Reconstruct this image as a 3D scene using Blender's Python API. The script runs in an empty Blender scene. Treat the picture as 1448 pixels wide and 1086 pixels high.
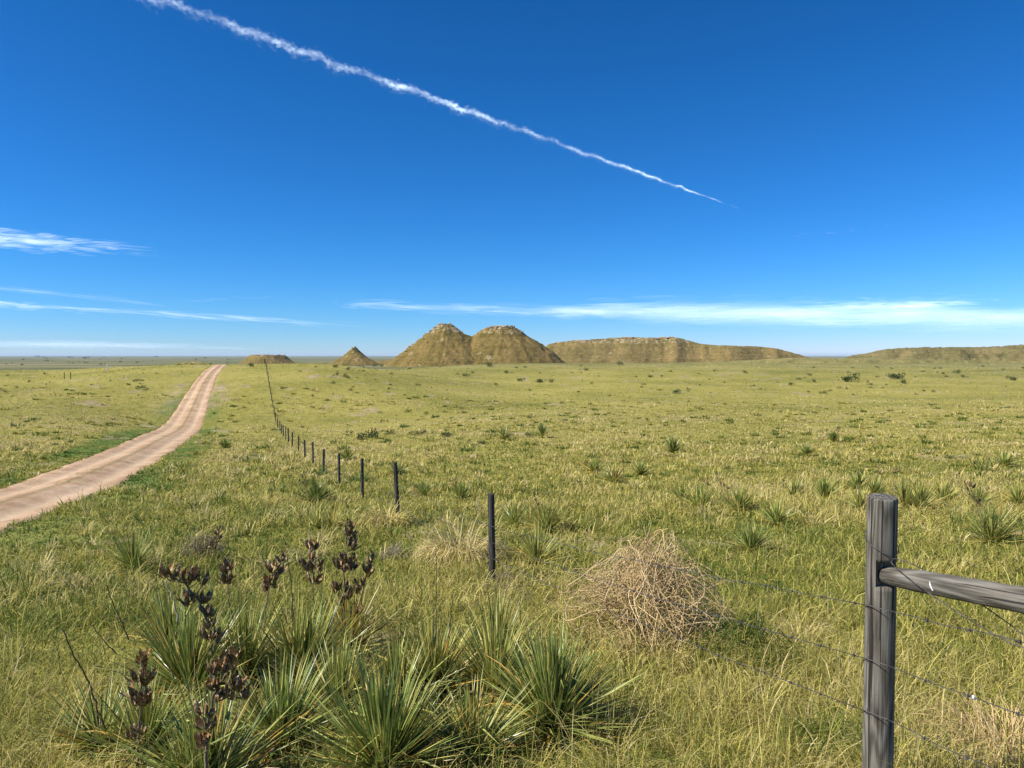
import bpy, bmesh, math, random
import numpy as np
R = math.radians
rng = np.random.default_rng(7)
random.seed(7)
S = bpy.context.scene
COL = S.collection

# ------------------------------------------------------------------ camera / pixels
W0, H0, F0, HOR = 1448.0, 1086.0, 1094.0, 502.0
PITCH = math.atan((H0 / 2 - HOR) / F0)
CZ = 1.7                                   # eye height above the bank

def ray(px, py):
    x = (px - W0 / 2) / F0
    y = -(py - H0 / 2) / F0
    c, s = math.cos(PITCH), math.sin(PITCH)
    v = np.array([x, c + y * s, -s + y * c])
    return v / v[1]                        # per metre of depth

# ------------------------------------------------------------------ noise
def _h(ix, iy, seed):
    n = (ix.astype(np.int64) * 374761393 + iy.astype(np.int64) * 668265263 + seed * 982451653) & 0xFFFFFFFF
    n = ((n ^ (n >> 13)) * 1274126177) & 0xFFFFFFFF
    n = (n ^ (n >> 16)) & 0xFFFFFFFF
    return n / 4294967295.0

def vnoise(x, y, seed=0):
    x = np.asarray(x, float); y = np.asarray(y, float)
    ix, iy = np.floor(x), np.floor(y)
    fx, fy = x - ix, y - iy
    fx = fx * fx * (3 - 2 * fx); fy = fy * fy * (3 - 2 * fy)
    a = _h(ix, iy, seed); b = _h(ix + 1, iy, seed); c = _h(ix, iy + 1, seed); d = _h(ix + 1, iy + 1, seed)
    return (a * (1 - fx) + b * fx) * (1 - fy) + (c * (1 - fx) + d * fx) * fy

def fbm(x, y, seed=0, oct=4):
    s = 0; a = 0.5
    for i in range(oct):
        s = s + a * vnoise(np.asarray(x) * 2 ** i, np.asarray(y) * 2 ** i, seed + i * 17)
        a *= 0.5
    return s / (1 - 0.5 ** oct) - 0.5      # about -0.5 .. 0.5

def sstep(a, b, x):
    t = np.clip((np.asarray(x, float) - a) / (b - a), 0, 1)
    return t * t * (3 - 2 * t)

# ------------------------------------------------------------------ terrain (drop below the eye)
FAR = [(500, 9.0), (1000, 13), (2000, 18), (5000, 27), (10000, 33), (46000, 50)]
PL = [(-60, 0.9), (0, 1.7), (3.5, 2.1), (9.1, 2.75), (14.6, 3.2), (20, 3.8), (25, 4.35), (31, 4.85), (36, 5.2), (41.5, 5.65), (47, 6.0), (54, 6.45),
      (60, 6.75), (65, 7.1), (70, 7.4), (76, 7.8), (84, 8.15), (91, 8.2), (98, 7.7), (105, 6.9), (115, 5.6), (125, 4.4), (135, 3.4), (145, 2.65),
      (155, 2.15), (165, 1.95), (180, 2.2), (220, 4.0), (300, 6.8)] + FAR
PR = [(-60, 0.9), (0, 1.7), (3.5, 2.1), (9.1, 2.7), (14.6, 3.2), (20, 3.75), (31, 4.6), (50, 5.5), (70, 6.2), (90, 6.75), (120, 7.35), (145, 7.5),
      (170, 7.1), (200, 6.1), (240, 4.6), (280, 3.75), (320, 3.5), (360, 3.9), (430, 6.5)] + FAR
PW = [(-60, 0.9), (0, 1.7), (3.5, 2.1), (9.1, 2.75), (14.6, 3.2), (20, 3.8), (25, 4.3), (31, 4.75), (41.5, 5.4), (54, 6.0), (65, 6.35), (80, 6.6), (91, 6.5),
      (105, 5.9), (120, 5.1), (135, 4.3), (150, 3.7), (165, 3.45), (180, 3.5), (220, 4.6), (300, 7.2)] + FAR

def road_c(D):                             # lateral centre of the track at depth D
    return np.interp(D, [-60, 0, 14, 20, 26, 48, 70, 95, 105, 118, 125, 135, 152, 170, 300],
                     [20, -5.9, -6.15, -6.3, -6.4, -7.0, -7.7, -7.95, -7.88, -7.72, -7.6, -7.25, -6.6, -6.1, -5]) - 0.3373 * np.asarray(D, float)

def road_hw(D):
    return np.interp(D, [20, 48, 70, 95, 105, 118, 135, 152], [1.75, 1.95, 2.15, 2.1, 1.92, 1.7, 1.5, 1.3])

def pint(D, P):
    a = np.array(P)
    # soft interpolation: average of shifted samples keeps the profile smooth
    D = np.asarray(D, float)
    w = np.clip(np.abs(D) * 0.035, 0.3, 30)
    return sum(np.interp(D + k * w, a[:, 0], a[:, 1]) for k in (-1.5, -0.5, 0.5, 1.5)) / 4

def T(x, y):
    x = np.asarray(x, float); y = np.asarray(y, float)
    a = x / np.maximum(np.abs(y), 3.0)
    wl = sstep(-0.42, -0.62, a); wr = sstep(-0.27, 0.02, a)
    d = pint(y, PL) * (1 - wl - wr) + pint(y, PW) * wl + pint(y, PR) * wr
    dist = np.hypot(x, y)
    un = 0.16 * fbm(x / 6, y / 6, 3, 2) * sstep(2, 14, dist) + 0.9 * fbm(x / 40, y / 40, 5, 3) * sstep(25, 110, dist) * (1 - 0.7 * sstep(400, 900, dist)) \
        + 5.0 * fbm(x / 700, y / 500, 9, 3) * sstep(600, 2500, dist)
    rd = np.abs(x - road_c(y)) * 0.947
    un = un * (0.25 + 0.75 * sstep(2.5, 9, rd))
    return CZ - d + un

def road_in(x, y):
    return np.abs(np.asarray(x) - road_c(y)) * 0.947 * 1.85 / road_hw(y)

def at(px, py, dmax=900):
    """ground point seen at a photograph pixel"""
    v = ray(px, py)
    D = np.geomspace(1.2, dmax, 4000)
    z = CZ + v[2] * D
    g = T(v[0] * D, D)
    i = np.argmax(z <= g)
    if i == 0:
        i = int(np.argmin(z - g))
    return np.array([v[0] * D[i], D[i], float(g[i])])

def at_d(px, py, D):
    v = ray(px, py)
    return np.array([v[0] * D, D, CZ + v[2] * D])

BARE = []
for q in ((303, 560, 1.6), (300, 573, 1.3), (306, 548, 1.5), (248, 556, 1.3), (242, 568, 1.6), (236, 580, 1.2), (255, 545, 1.2), (300, 540, 0.9), (100, 712, 0.5), (160, 690, 0.5)):
    w_ = at(q[0], q[1]); BARE.append((w_[0], w_[1], q[2]))
def bare(x, y):
    b = np.zeros(np.shape(x))
    for bx, by, r in BARE: b = np.maximum(b, np.exp(-((np.asarray(x) - bx) / r) ** 2 - ((np.asarray(y) - by) / (r * 2.2)) ** 2))
    b = b * np.clip(0.7 + 2.2 * fbm(np.asarray(x) / 0.9, np.asarray(y) / 2.0, 91, 3), 0, 1.3)
    # thin worn spots here and there in the pasture
    n = fbm(np.asarray(x) / 3.1, np.asarray(y) / 3.1, 95, 3)
    return np.clip(b + 0.75 * sstep(0.20, 0.30, n) * (np.asarray(y) > 3.5), 0, 1)

# ------------------------------------------------------------------ materials
def mat(name):
    m = bpy.data.materials.new(name); m.use_nodes = True
    nt = m.node_tree
    return m, nt, nt.nodes['Principled BSDF'], nt.nodes['Material Output']

def N(nt, t, **kw):
    n = nt.nodes.new(t)
    for k, v in kw.items():
        if k.startswith('i_'):
            n.inputs[k[2:].replace('_', ' ')].default_value = v
        else:
            setattr(n, k, v)
    return n

def ramp(nt, fac, stops, interp='LINEAR'):
    n = nt.nodes.new('ShaderNodeValToRGB'); cr = n.color_ramp; cr.interpolation = interp
    while len(cr.elements) < len(stops): cr.elements.new(0.5)
    for e, (p, c) in zip(cr.elements, stops):
        e.position = p; e.color = (*c, 1) if len(c) == 3 else c
    nt.links.new(fac, n.inputs[0]); return n.outputs[0]

def mixc(nt, fac, a, b, mode='MIX'):
    n = nt.nodes.new('ShaderNodeMix'); n.data_type = 'RGBA'; n.blend_type = mode
    for s, v in ((0, fac), (6, a), (7, b)):
        if hasattr(v, 'is_output'): nt.links.new(v, n.inputs[s])
        else: n.inputs[s].default_value = v if s == 0 else ((*v, 1) if len(v) == 3 else v)
    return n.outputs[2]

def mth(nt, op, a, b=None, c=None, clamp=False):
    n = nt.nodes.new('ShaderNodeMath'); n.operation = op; n.use_clamp = clamp
    for i, v in enumerate((a, b, c)):
        if v is None: continue
        if hasattr(v, 'is_output'): nt.links.new(v, n.inputs[i])
        else: n.inputs[i].default_value = v
    return n.outputs[0]

def noise(nt, vec, scale, detail=4, rough=0.55, dist=0.0):
    n = N(nt, 'ShaderNodeTexNoise'); n.inputs['Scale'].default_value = scale; n.inputs['Detail'].default_value = detail
    n.inputs['Roughness'].default_value = rough; n.inputs['Distortion'].default_value = dist
    if vec is not None: nt.links.new(vec, n.inputs['Vector'])
    return n.outputs['Fac']

def mapped(nt, scale=(1, 1, 1), src='Object', rot=(0, 0, 0)):
    tc = N(nt, 'ShaderNodeTexCoord'); mp = N(nt, 'ShaderNodeMapping')
    mp.inputs['Scale'].default_value = scale; mp.inputs['Rotation'].default_value = rot
    nt.links.new(tc.outputs[src], mp.inputs['Vector']); return mp.outputs[0]

def attr(nt, name):
    n = N(nt, 'ShaderNodeAttribute'); n.attribute_name = name; return n.outputs['Fac']

def bump(nt, bsdf, h, strength=0.5, dist=0.05):
    b = N(nt, 'ShaderNodeBump'); b.inputs['Strength'].default_value = strength; b.inputs['Distance'].default_value = dist
    nt.links.new(h, b.inputs['Height']); nt.links.new(b.outputs[0], bsdf.inputs['Normal'])

def leafy(name, stops, transl=0.25, rough=0.55, jitter=0.35, spec=0.25):
    """blade material: 'dry' picks the hue along stops, 'rnd' jitters the brightness; part of the light passes through"""
    m, nt, b, out = mat(name)
    c = ramp(nt, attr(nt, 'dry'), stops)
    j = mth(nt, 'MULTIPLY_ADD', attr(nt, 'rnd'), 2 * jitter, 1 - jitter)
    c2 = mixc(nt, 1.0, c, N(nt, 'ShaderNodeCombineColor').outputs[0], 'MULTIPLY')
    cc = nt.nodes[-1] if False else [n for n in nt.nodes if n.type == 'COMBINE_COLOR'][0]
    for i in range(3): nt.links.new(j, cc.inputs[i])
    nt.links.new(c2, b.inputs['Base Color']); b.inputs['Roughness'].default_value = rough
    b.inputs['Specular IOR Level'].default_value = spec
    t = N(nt, 'ShaderNodeBsdfTranslucent'); nt.links.new(c2, t.inputs[0])
    ms = N(nt, 'ShaderNodeMixShader'); ms.inputs[0].default_value = transl
    nt.links.new(b.outputs[0], ms.inputs[1]); nt.links.new(t.outputs[0], ms.inputs[2]); nt.links.new(ms.outputs[0], out.inputs[0])
    return m

GRASS_STOPS = [(0.0, (0.07, 0.13, 0.016)), (0.25, (0.185, 0.22, 0.034)), (0.5, (0.39, 0.355, 0.070)), (0.75, (0.56, 0.47, 0.14)), (1.0, (0.66, 0.545, 0.26))]
M = {}
M['grass'] = leafy('grass_blade', GRASS_STOPS, 0.36, 0.6, 0.35)
M['yucca'] = leafy('yucca_leaf', [(0.0, (0.085, 0.14, 0.036)), (0.35, (0.21, 0.275, 0.06)), (0.6, (0.49, 0.475, 0.125)), (0.8, (0.45, 0.36, 0.09)), (1.0, (0.50, 0.26, 0.05))], 0.2, 0.36, 0.45, 0.5)
M['straw'] = leafy('dry_stem', [(0.0, (0.17, 0.115, 0.055)), (0.5, (0.54, 0.38, 0.175)), (1.0, (0.76, 0.58, 0.32))], 0.1, 0.7, 0.3)
M['shrub'] = leafy('shrub_leaf', [(0.0, (0.03, 0.042, 0.014)), (0.5, (0.07, 0.095, 0.025)), (1.0, (0.15, 0.17, 0.05))], 0.15, 0.6, 0.4)
M['twig'] = leafy('dead_twig', [(0.0, (0.04, 0.027, 0.016)), (0.5, (0.16, 0.115, 0.072)), (1.0, (0.42, 0.35, 0.26))], 0.0, 0.8, 0.3)

# ---- ground
m, nt, b, out = mat('prairie_ground'); M['ground'] = m
v = mapped(nt)
green = attr(nt, 'green'); far = attr(nt, 'far'); barea = attr(nt, 'bare')
n1 = noise(nt, v, 0.05, 4, 0.6); n2 = noise(nt, v, 0.9, 5, 0.65); n3 = noise(nt, v, 7, 4, 0.6)
s = mth(nt, 'ADD', mth(nt, 'MULTIPLY', n1, 0.5), mth(nt, 'ADD', mth(nt, 'MULTIPLY', n2, 0.35), mth(nt, 'MULTIPLY', n3, 0.2)))
c = ramp(nt, s, [(0.36, (0.16, 0.155, 0.035)), (0.5, (0.30, 0.27, 0.06)), (0.62, (0.41, 0.345, 0.095))])
c = mixc(nt, green, c, (0.11, 0.175, 0.03))
c = mixc(nt, barea, c, ramp(nt, n2, [(0.35, (0.27, 0.20, 0.11)), (0.62, (0.50, 0.39, 0.23))]))
vf = mapped(nt, (0.0009, 0.0035, 1)); nf = noise(nt, vf, 1.0, 6, 0.7)
cf = ramp(nt, nf, [(0.38, (0.075, 0.095, 0.04)), (0.5, (0.17, 0.17, 0.07)), (0.6, (0.25, 0.22, 0.11)), (0.66, (0.33, 0.25, 0.17))])
c = mixc(nt, far, c, cf)
vo = N(nt, 'ShaderNodeTexVoronoi'); vo.inputs['Scale'].default_value = 1 / 70.0; nt.links.new(v, vo.inputs['Vector'])
dots = mth(nt, 'MULTIPLY', mth(nt, 'LESS_THAN', vo.outputs['Distance'], 0.10), far)
c = mixc(nt, dots, c, (0.03, 0.045, 0.018))
nt.links.new(c, b.inputs['Base Color']); b.inputs['Roughness'].default_value = 0.95; b.inputs['Specular IOR Level'].default_value = 0.1
bump(nt, b, mth(nt, 'ADD', n2, mth(nt, 'MULTIPLY', n3, 0.6)), 0.9, 0.25)

# ---- road
m, nt, b, out = mat('dirt_road'); M['road'] = m
v = mapped(nt)
u = attr(nt, 'across')
n1 = noise(nt, v, 0.6, 5, 0.6); n2 = noise(nt, v, 5, 5, 0.7); n3 = noise(nt, v, 38, 3, 0.6)
c = ramp(nt, mth(nt, 'ADD', mth(nt, 'MULTIPLY', n1, 0.55), mth(nt, 'MULTIPLY', n2, 0.45)), [(0.36, (0.31, 0.19, 0.105)), (0.5, (0.49, 0.325, 0.19)), (0.62, (0.63, 0.45, 0.29))])
track = mth(nt, 'SUBTRACT', 1.0, mth(nt, 'MULTIPLY', mth(nt, 'ABSOLUTE', mth(nt, 'SUBTRACT', mth(nt, 'ABSOLUTE', u), 0.48)), 5.0), clamp=True)
c = mixc(nt, mth(nt, 'MULTIPLY', track, 0.6), c, (0.64, 0.475, 0.31))
peb = N(nt, 'ShaderNodeTexVoronoi'); peb.inputs['Scale'].default_value = 14; nt.links.new(v, peb.inputs['Vector'])
pm = mth(nt, 'MULTIPLY', mth(nt, 'LESS_THAN', peb.outputs['Distance'], 0.30), mth(nt, 'GREATER_THAN', n2, 0.48))
c = mixc(nt, mth(nt, 'MULTIPLY', pm, 0.7), c, peb.outputs['Color'], 'OVERLAY')
mid = mth(nt, 'SUBTRACT', 1.0, mth(nt, 'MULTIPLY', mth(nt, 'ABSOLUTE', u), 7.0), clamp=True)
gm = mth(nt, 'MULTIPLY', mid, mth(nt, 'GREATER_THAN', n2, 0.46))
c = mixc(nt, mth(nt, 'MULTIPLY', gm, 0.8), c, (0.20, 0.155, 0.06))
nt.links.new(c, b.inputs['Base Color']); b.inputs['Roughness'].default_value = 0.95; b.inputs['Specular IOR Level'].default_value = 0.1
bump(nt, b, mth(nt, 'ADD', n2, mth(nt, 'MULTIPLY', n3, 0.4)), 0.6, 0.06)

# ---- butte slopes
def hill_mat(name, soil, grass, rock, gmix=0.5, sc=1.0):
    m, nt, b, out = mat(name)
    v = mapped(nt, (sc, sc, sc))
    hgt = attr(nt, 'hgt')
    n1 = noise(nt, v, 0.035, 5, 0.65); n2 = noise(nt, v, 0.25, 5, 0.7)
    vb = mapped(nt, (0.02 * sc, 0.02 * sc, 0.5 * sc)); nb = noise(nt, vb, 1.0, 4, 0.6)
    n3 = noise(nt, v, 1.1, 4, 0.7)
    s = mth(nt, 'ADD', mth(nt, 'MULTIPLY', n1, 0.40), mth(nt, 'ADD', mth(nt, 'MULTIPLY', n2, 0.33), mth(nt, 'MULTIPLY', n3, 0.27)))
    c = ramp(nt, s, [(0.40, tuple(q * 0.62 for q in grass)), (0.47 - 0.1 * (gmix - 0.5), grass), (0.57, soil), (0.66, tuple(min(1, q * 1.3) for q in soil))])
    c = mixc(nt, mth(nt, 'MULTIPLY', mth(nt, 'SUBTRACT', mth(nt, 'MULTIPLY', nb, 2.4), 1.0, clamp=True), 0.5), c, tuple(min(1, q * 1.35) for q in soil))
    top = mth(nt, 'MULTIPLY', mth(nt, 'GREATER_THAN', mth(nt, 'ADD', hgt, mth(nt, 'MULTIPLY', mth(nt, 'SUBTRACT', n2, 0.5), 0.5)), 0.82), mth(nt, 'GREATER_THAN', n2, 0.53))
    c = mixc(nt, mth(nt, 'MULTIPLY', top, 0.8), c, rock)
    pale = mth(nt, 'GREATER_THAN', noise(nt, v, 0.16, 3, 0.5), 0.66)
    c = mixc(nt, mth(nt, 'MULTIPLY', pale, 0.55), c, rock)
    vo = N(nt, 'ShaderNodeTexVoronoi'); vo.inputs['Scale'].default_value = 0.22 * sc; nt.links.new(v, vo.inputs['Vector'])
    nt.links.new(v, vo.inputs['Vector'])
    dots = mth(nt, 'MULTIPLY', mth(nt, 'LESS_THAN', vo.outputs['Distance'], 0.16), mth(nt, 'GREATER_THAN', n1, 0.47))
    c = mixc(nt, mth(nt, 'MULTIPLY', dots, 0.85), c, (0.045, 0.05, 0.02))
    nt.links.new(c, b.inputs['Base Color']); b.inputs['Roughness'].default_value = 0.95; b.inputs['Specular IOR Level'].default_value = 0.1
    bump(nt, b, mth(nt, 'ADD', n2, mth(nt, 'ADD', mth(nt, 'MULTIPLY', nb, 0.5), mth(nt, 'MULTIPLY', n3, 0.5))), 1.0, 2.2 / sc)
    return m
M['butte'] = hill_mat('butte_slope', (0.30, 0.20, 0.068), (0.185, 0.142, 0.036), (0.50, 0.39, 0.24))
M['mesa'] = hill_mat('mesa_slope', (0.285, 0.20, 0.075), (0.18, 0.144, 0.045), (0.50, 0.40, 0.25), 0.6)
M['rise'] = hill_mat('grassy_rise', (0.33, 0.28, 0.10), (0.24, 0.215, 0.07), (0.42, 0.36, 0.17), 0.6)
M['ridge'] = hill_mat('scrubby_ridge', (0.255, 0.20, 0.085), (0.165, 0.15, 0.052), (0.40, 0.33, 0.19), 0.6)
M['rock'], nt, b, out = mat('sandstone')
v = mapped(nt); n1 = noise(nt, v, 0.7, 5, 0.7)
nt.links.new(ramp(nt, n1, [(0.35, (0.22, 0.165, 0.10)), (0.6, (0.50, 0.41, 0.28))]), b.inputs['Base Color']); b.inputs['Roughness'].default_value = 0.9
bump(nt, b, n1, 0.8, 0.4)

# ---- weathered timber
def timber(name, dark, mid_, light, brown, vscale=(12, 12, 0.5), ring=75.0):
    m, nt, b, out = mat(name)
    v = mapped(nt, vscale); v0 = mapped(nt)
    g1 = noise(nt, v, 4.0, 6, 0.65, 0.4)
    cn = noise(nt, mapped(nt, (7, 7, 1.0)), 1.0, 1.5, 0.4, 0.3)
    ringv = mth(nt, 'MULTIPLY_ADD', mth(nt, 'SINE', mth(nt, 'MULTIPLY', cn, ring)), 0.5, 0.5)
    g2 = noise(nt, mapped(nt, (110, 110, 4.0)), 1.0, 4, 0.7)
    s = mth(nt, 'ADD', mth(nt, 'MULTIPLY', g1, 0.42), mth(nt, 'ADD', mth(nt, 'MULTIPLY', g2, 0.42), mth(nt, 'MULTIPLY', ringv, 0.16)))
    c = ramp(nt, s, [(0.32, dark), (0.47, mid_), (0.64, light)])
    kn = N(nt, 'ShaderNodeTexVoronoi'); kn.inputs['Scale'].default_value = 1.0; nt.links.new(mapped(nt, (9, 9, 3.2)), kn.inputs['Vector'])
    knot = mth(nt, 'SUBTRACT', 1.0, mth(nt, 'MULTIPLY', kn.outputs['Distance'], 6.5), clamp=True)
    c = mixc(nt, mth(nt, 'MULTIPLY', knot, 0.75), c, (0.03, 0.022, 0.015))
    bl = noise(nt, v0, 5.0, 3, 0.5)
    c = mixc(nt, mth(nt, 'MULTIPLY', mth(nt, 'SUBTRACT', mth(nt, 'MULTIPLY', bl, 3.0), 1.45, clamp=True), 0.45), c, brown)
    vc = mapped(nt, (55, 55, 0.8)); ck = noise(nt, vc, 1.0, 3, 0.5)
    crack = mth(nt, 'LESS_THAN', ck, 0.375)
    c = mixc(nt, mth(nt, 'MULTIPLY', crack, 0.8), c, (0.012, 0.01, 0.009))
    nt.links.new(c, b.inputs['Base Color']); b.inputs['Roughness'].default_value = 0.88; b.inputs['Specular IOR Level'].default_value = 0.12
    bump(nt, b, mth(nt, 'SUBTRACT', s, mth(nt, 'MULTIPLY', crack, 0.5)), 0.9, 0.008)
    return m
M['timber'] = timber('weathered_timber', (0.040, 0.035, 0.026), (0.125, 0.114, 0.092), (0.245, 0.228, 0.19), (0.11, 0.076, 0.045))
M['dark_timber'] = timber('dark_post_timber', (0.017, 0.015, 0.013), (0.052, 0.048, 0.042), (0.105, 0.099, 0.089), (0.05, 0.036, 0.025))
M['wire'], nt, b, out = mat('fence_wire')
n1 = noise(nt, mapped(nt), 30, 3); nt.links.new(ramp(nt, n1, [(0.4, (0.05, 0.04, 0.035)), (0.6, (0.14, 0.135, 0.13))]), b.inputs['Base Color'])
b.inputs['Roughness'].default_value = 0.6; b.inputs['Metallic'].default_value = 0.4
M['white'], nt, b, out = mat('white_fleece')
n1 = noise(nt, mapped(nt), 60, 3); nt.links.new(ramp(nt, n1, [(0.3, (0.6, 0.58, 0.54)), (0.6, (0.82, 0.81, 0.78))]), b.inputs['Base Color'])
M['pod_out'], nt, b, out = mat('pod_shell')
n1 = noise(nt, mapped(nt), 70, 4); nt.links.new(ramp(nt, n1, [(0.35, (0.045, 0.026, 0.008)), (0.52, (0.115, 0.072, 0.027)), (0.66, (0.44, 0.35, 0.21))]), b.inputs['Base Color']); b.inputs['Roughness'].default_value = 0.55
M['pod_in'], nt, b, out = mat('pod_lining')
n1 = noise(nt, mapped(nt), 40, 4); nt.links.new(ramp(nt, n1, [(0.35, (0.26, 0.11, 0.02)), (0.52, (0.44, 0.30, 0.15)), (0.66, (0.75, 0.66, 0.50))]), b.inputs['Base Color']); b.inputs['Roughness'].default_value = 0.6

# ------------------------------------------------------------------ object helpers
def link(o, parent=None):
    COL.objects.link(o)
    if parent is not None: o.parent = parent
    return o

def tag(o, label=None, cat=None, group=None, kind=None):
    if label: o['label'] = label
    if cat: o['category'] = cat
    if group: o['group'] = group
    if kind: o['kind'] = kind
    return o

def empty(name, loc, label, cat, group=None, rz=0.0, scale=1.0):
    o = bpy.data.objects.new(name, None); o.location = [float(q) for q in loc]; o.rotation_euler.z = rz; o.scale = (scale,) * 3
    o.empty_display_size = 0.2
    return tag(link(o), label, cat, group)

def npmesh(name, V, quads=None, tris=None, attrs=None, mats=None, smooth=True, qmat=None, tmat=None):
    me = bpy.data.meshes.new(name)
    V = np.asarray(V, np.float32)
    me.vertices.add(len(V)); me.vertices.foreach_set('co', V.ravel())
    q = np.asarray(quads, np.int32).reshape(-1, 4) if quads is not None else np.zeros((0, 4), np.int32)
    t = np.asarray(tris, np.int32).reshape(-1, 3) if tris is not None else np.zeros((0, 3), np.int32)
    nl = q.size + t.size
    me.loops.add(nl); me.loops.foreach_set('vertex_index', np.concatenate([q.ravel(), t.ravel()]))
    me.polygons.add(len(q) + len(t))
    st = np.concatenate([np.arange(len(q)) * 4, q.size + np.arange(len(t)) * 3]).astype(np.int32)
    me.polygons.foreach_set('loop_start', st)
    mi = np.concatenate([np.zeros(len(q), np.int32) if qmat is None else np.asarray(qmat, np.int32), np.zeros(len(t), np.int32) if tmat is None else np.asarray(tmat, np.int32)])
    me.polygons.foreach_set('material_index', mi)
    me.polygons.foreach_set('use_smooth', np.full(len(q) + len(t), smooth))
    for k, a in (attrs or {}).items():
        at_ = me.attributes.new(k, 'FLOAT', 'POINT'); at_.data.foreach_set('value', np.asarray(a, np.float32))
    for m_ in (mats or []): me.materials.append(m_)
    me.update(calc_edges=True); me.validate()
    return me

def meshobj(name, me, parent=None):
    return link(bpy.data.objects.new(name, me), parent)

class Soup:
    """collects pieces with per-vertex dry / rnd values"""
    def __init__(s): s.V = []; s.Q = []; s.Tr = []; s.d = []; s.r = []; s.qm = []; s.tm = []; s.n = 0
    def add(s, V, Q=(), Tr=(), dry=0.5, rnd=0.5, mi=0):
        V = np.asarray(V, float).reshape(-1, 3); k = len(V)
        Q = np.asarray(Q, int).reshape(-1, 4); Tr = np.asarray(Tr, int).reshape(-1, 3)
        s.V.append(V); s.Q.append(Q + s.n); s.Tr.append(Tr + s.n); s.n += k
        s.d.append(np.broadcast_to(np.asarray(dry, float), (k,))); s.r.append(np.broadcast_to(np.asarray(rnd, float), (k,)))
        s.qm.append(np.full(len(Q), mi)); s.tm.append(np.full(len(Tr), mi))
    def mesh(s, name, mats, smooth=True):
        return npmesh(name, np.concatenate(s.V), np.concatenate(s.Q), np.concatenate(s.Tr), {'dry': np.concatenate(s.d), 'rnd': np.concatenate(s.r)}, mats, smooth, np.concatenate(s.qm), np.concatenate(s.tm))

def tube(soup, P, r, n=5, dry=0.5, rnd=0.5, cap=True, mi=0):
    P = np.asarray(P, float); k = len(P)
    r = np.broadcast_to(np.asarray(r, float), (k,))
    t = np.gradient(P, axis=0); t /= np.linalg.norm(t, axis=1)[:, None] + 1e-9
    ref = np.array([0, 0, 1.0]) if abs(t[0][2]) < 0.9 else np.array([1.0, 0, 0])
    A = np.cross(t, ref); A /= np.linalg.norm(A, axis=1)[:, None] + 1e-9
    B = np.cross(t, A)
    an = np.arange(n) * 2 * math.pi / n
    V = P[:, None, :] + r[:, None, None] * (np.cos(an)[None, :, None] * A[:, None, :] + np.sin(an)[None, :, None] * B[:, None, :])
    i = np.arange(k - 1)[:, None] * n; j = np.arange(n)[None, :]; j2 = (j + 1) % n
    Q = np.stack([i + j, i + j2, i + n + j2, i + n + j], -1).reshape(-1, 4)
    V = V.reshape(-1, 3); Tr = []
    if cap:
        V = np.vstack([V, P[0], P[-1]]); a = k * n
        for q in range(n):
            Tr.append((a, (q + 1) % n, q)); Tr.append((a + 1, (k - 1) * n + q, (k - 1) * n + (q + 1) % n))
    soup.add(V, Q, Tr, dry, rnd, mi)

# ------------------------------------------------------------------ blades (vectorised)
def blades(base, head, L, w, lean, bend, segs, twist=None):
    """flat tapering blades; returns V (n, 2*segs+1, 3), quads, tris"""
    n = len(base)
    h = np.stack([np.cos(head), np.sin(head), np.zeros(n)], 1)
    tw = head + math.pi / 2 + (rng.normal(0, 0.5, n) if twist is None else twist)
    sd = np.stack([np.cos(tw), np.sin(tw), rng.normal(0, 0.15, n)], 1)
    V = np.zeros((n, 2 * segs + 1, 3))
    cur = base.copy(); ang = lean.copy()                 # angle from vertical
    step = L / segs
    for k in range(segs):
        wk = (w * (1 - 0.75 * (k / segs) ** 1.5))[:, None]
        V[:, 2 * k] = cur - sd * wk * 0.5; V[:, 2 * k + 1] = cur + sd * wk * 0.5
        ang2 = ang + bend / segs * (k + 0.5)
        cur = cur + step[:, None] * (h * np.sin(ang2)[:, None] + np.array([0, 0, 1.0]) * np.cos(ang2)[:, None]); ang = ang2
    V[:, -1] = cur
    m_ = 2 * segs + 1
    o = (np.arange(n) * m_)[:, None]
    Q = np.concatenate([o + np.array([[2 * k, 2 * k + 1, 2 * k + 3, 2 * k + 2]]) for k in range(segs - 1)]) if segs > 1 else np.zeros((0, 4), int)
    Tr = o + np.array([[2 * segs - 2, 2 * segs - 1, 2 * segs]])
    return V, Q, Tr

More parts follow.
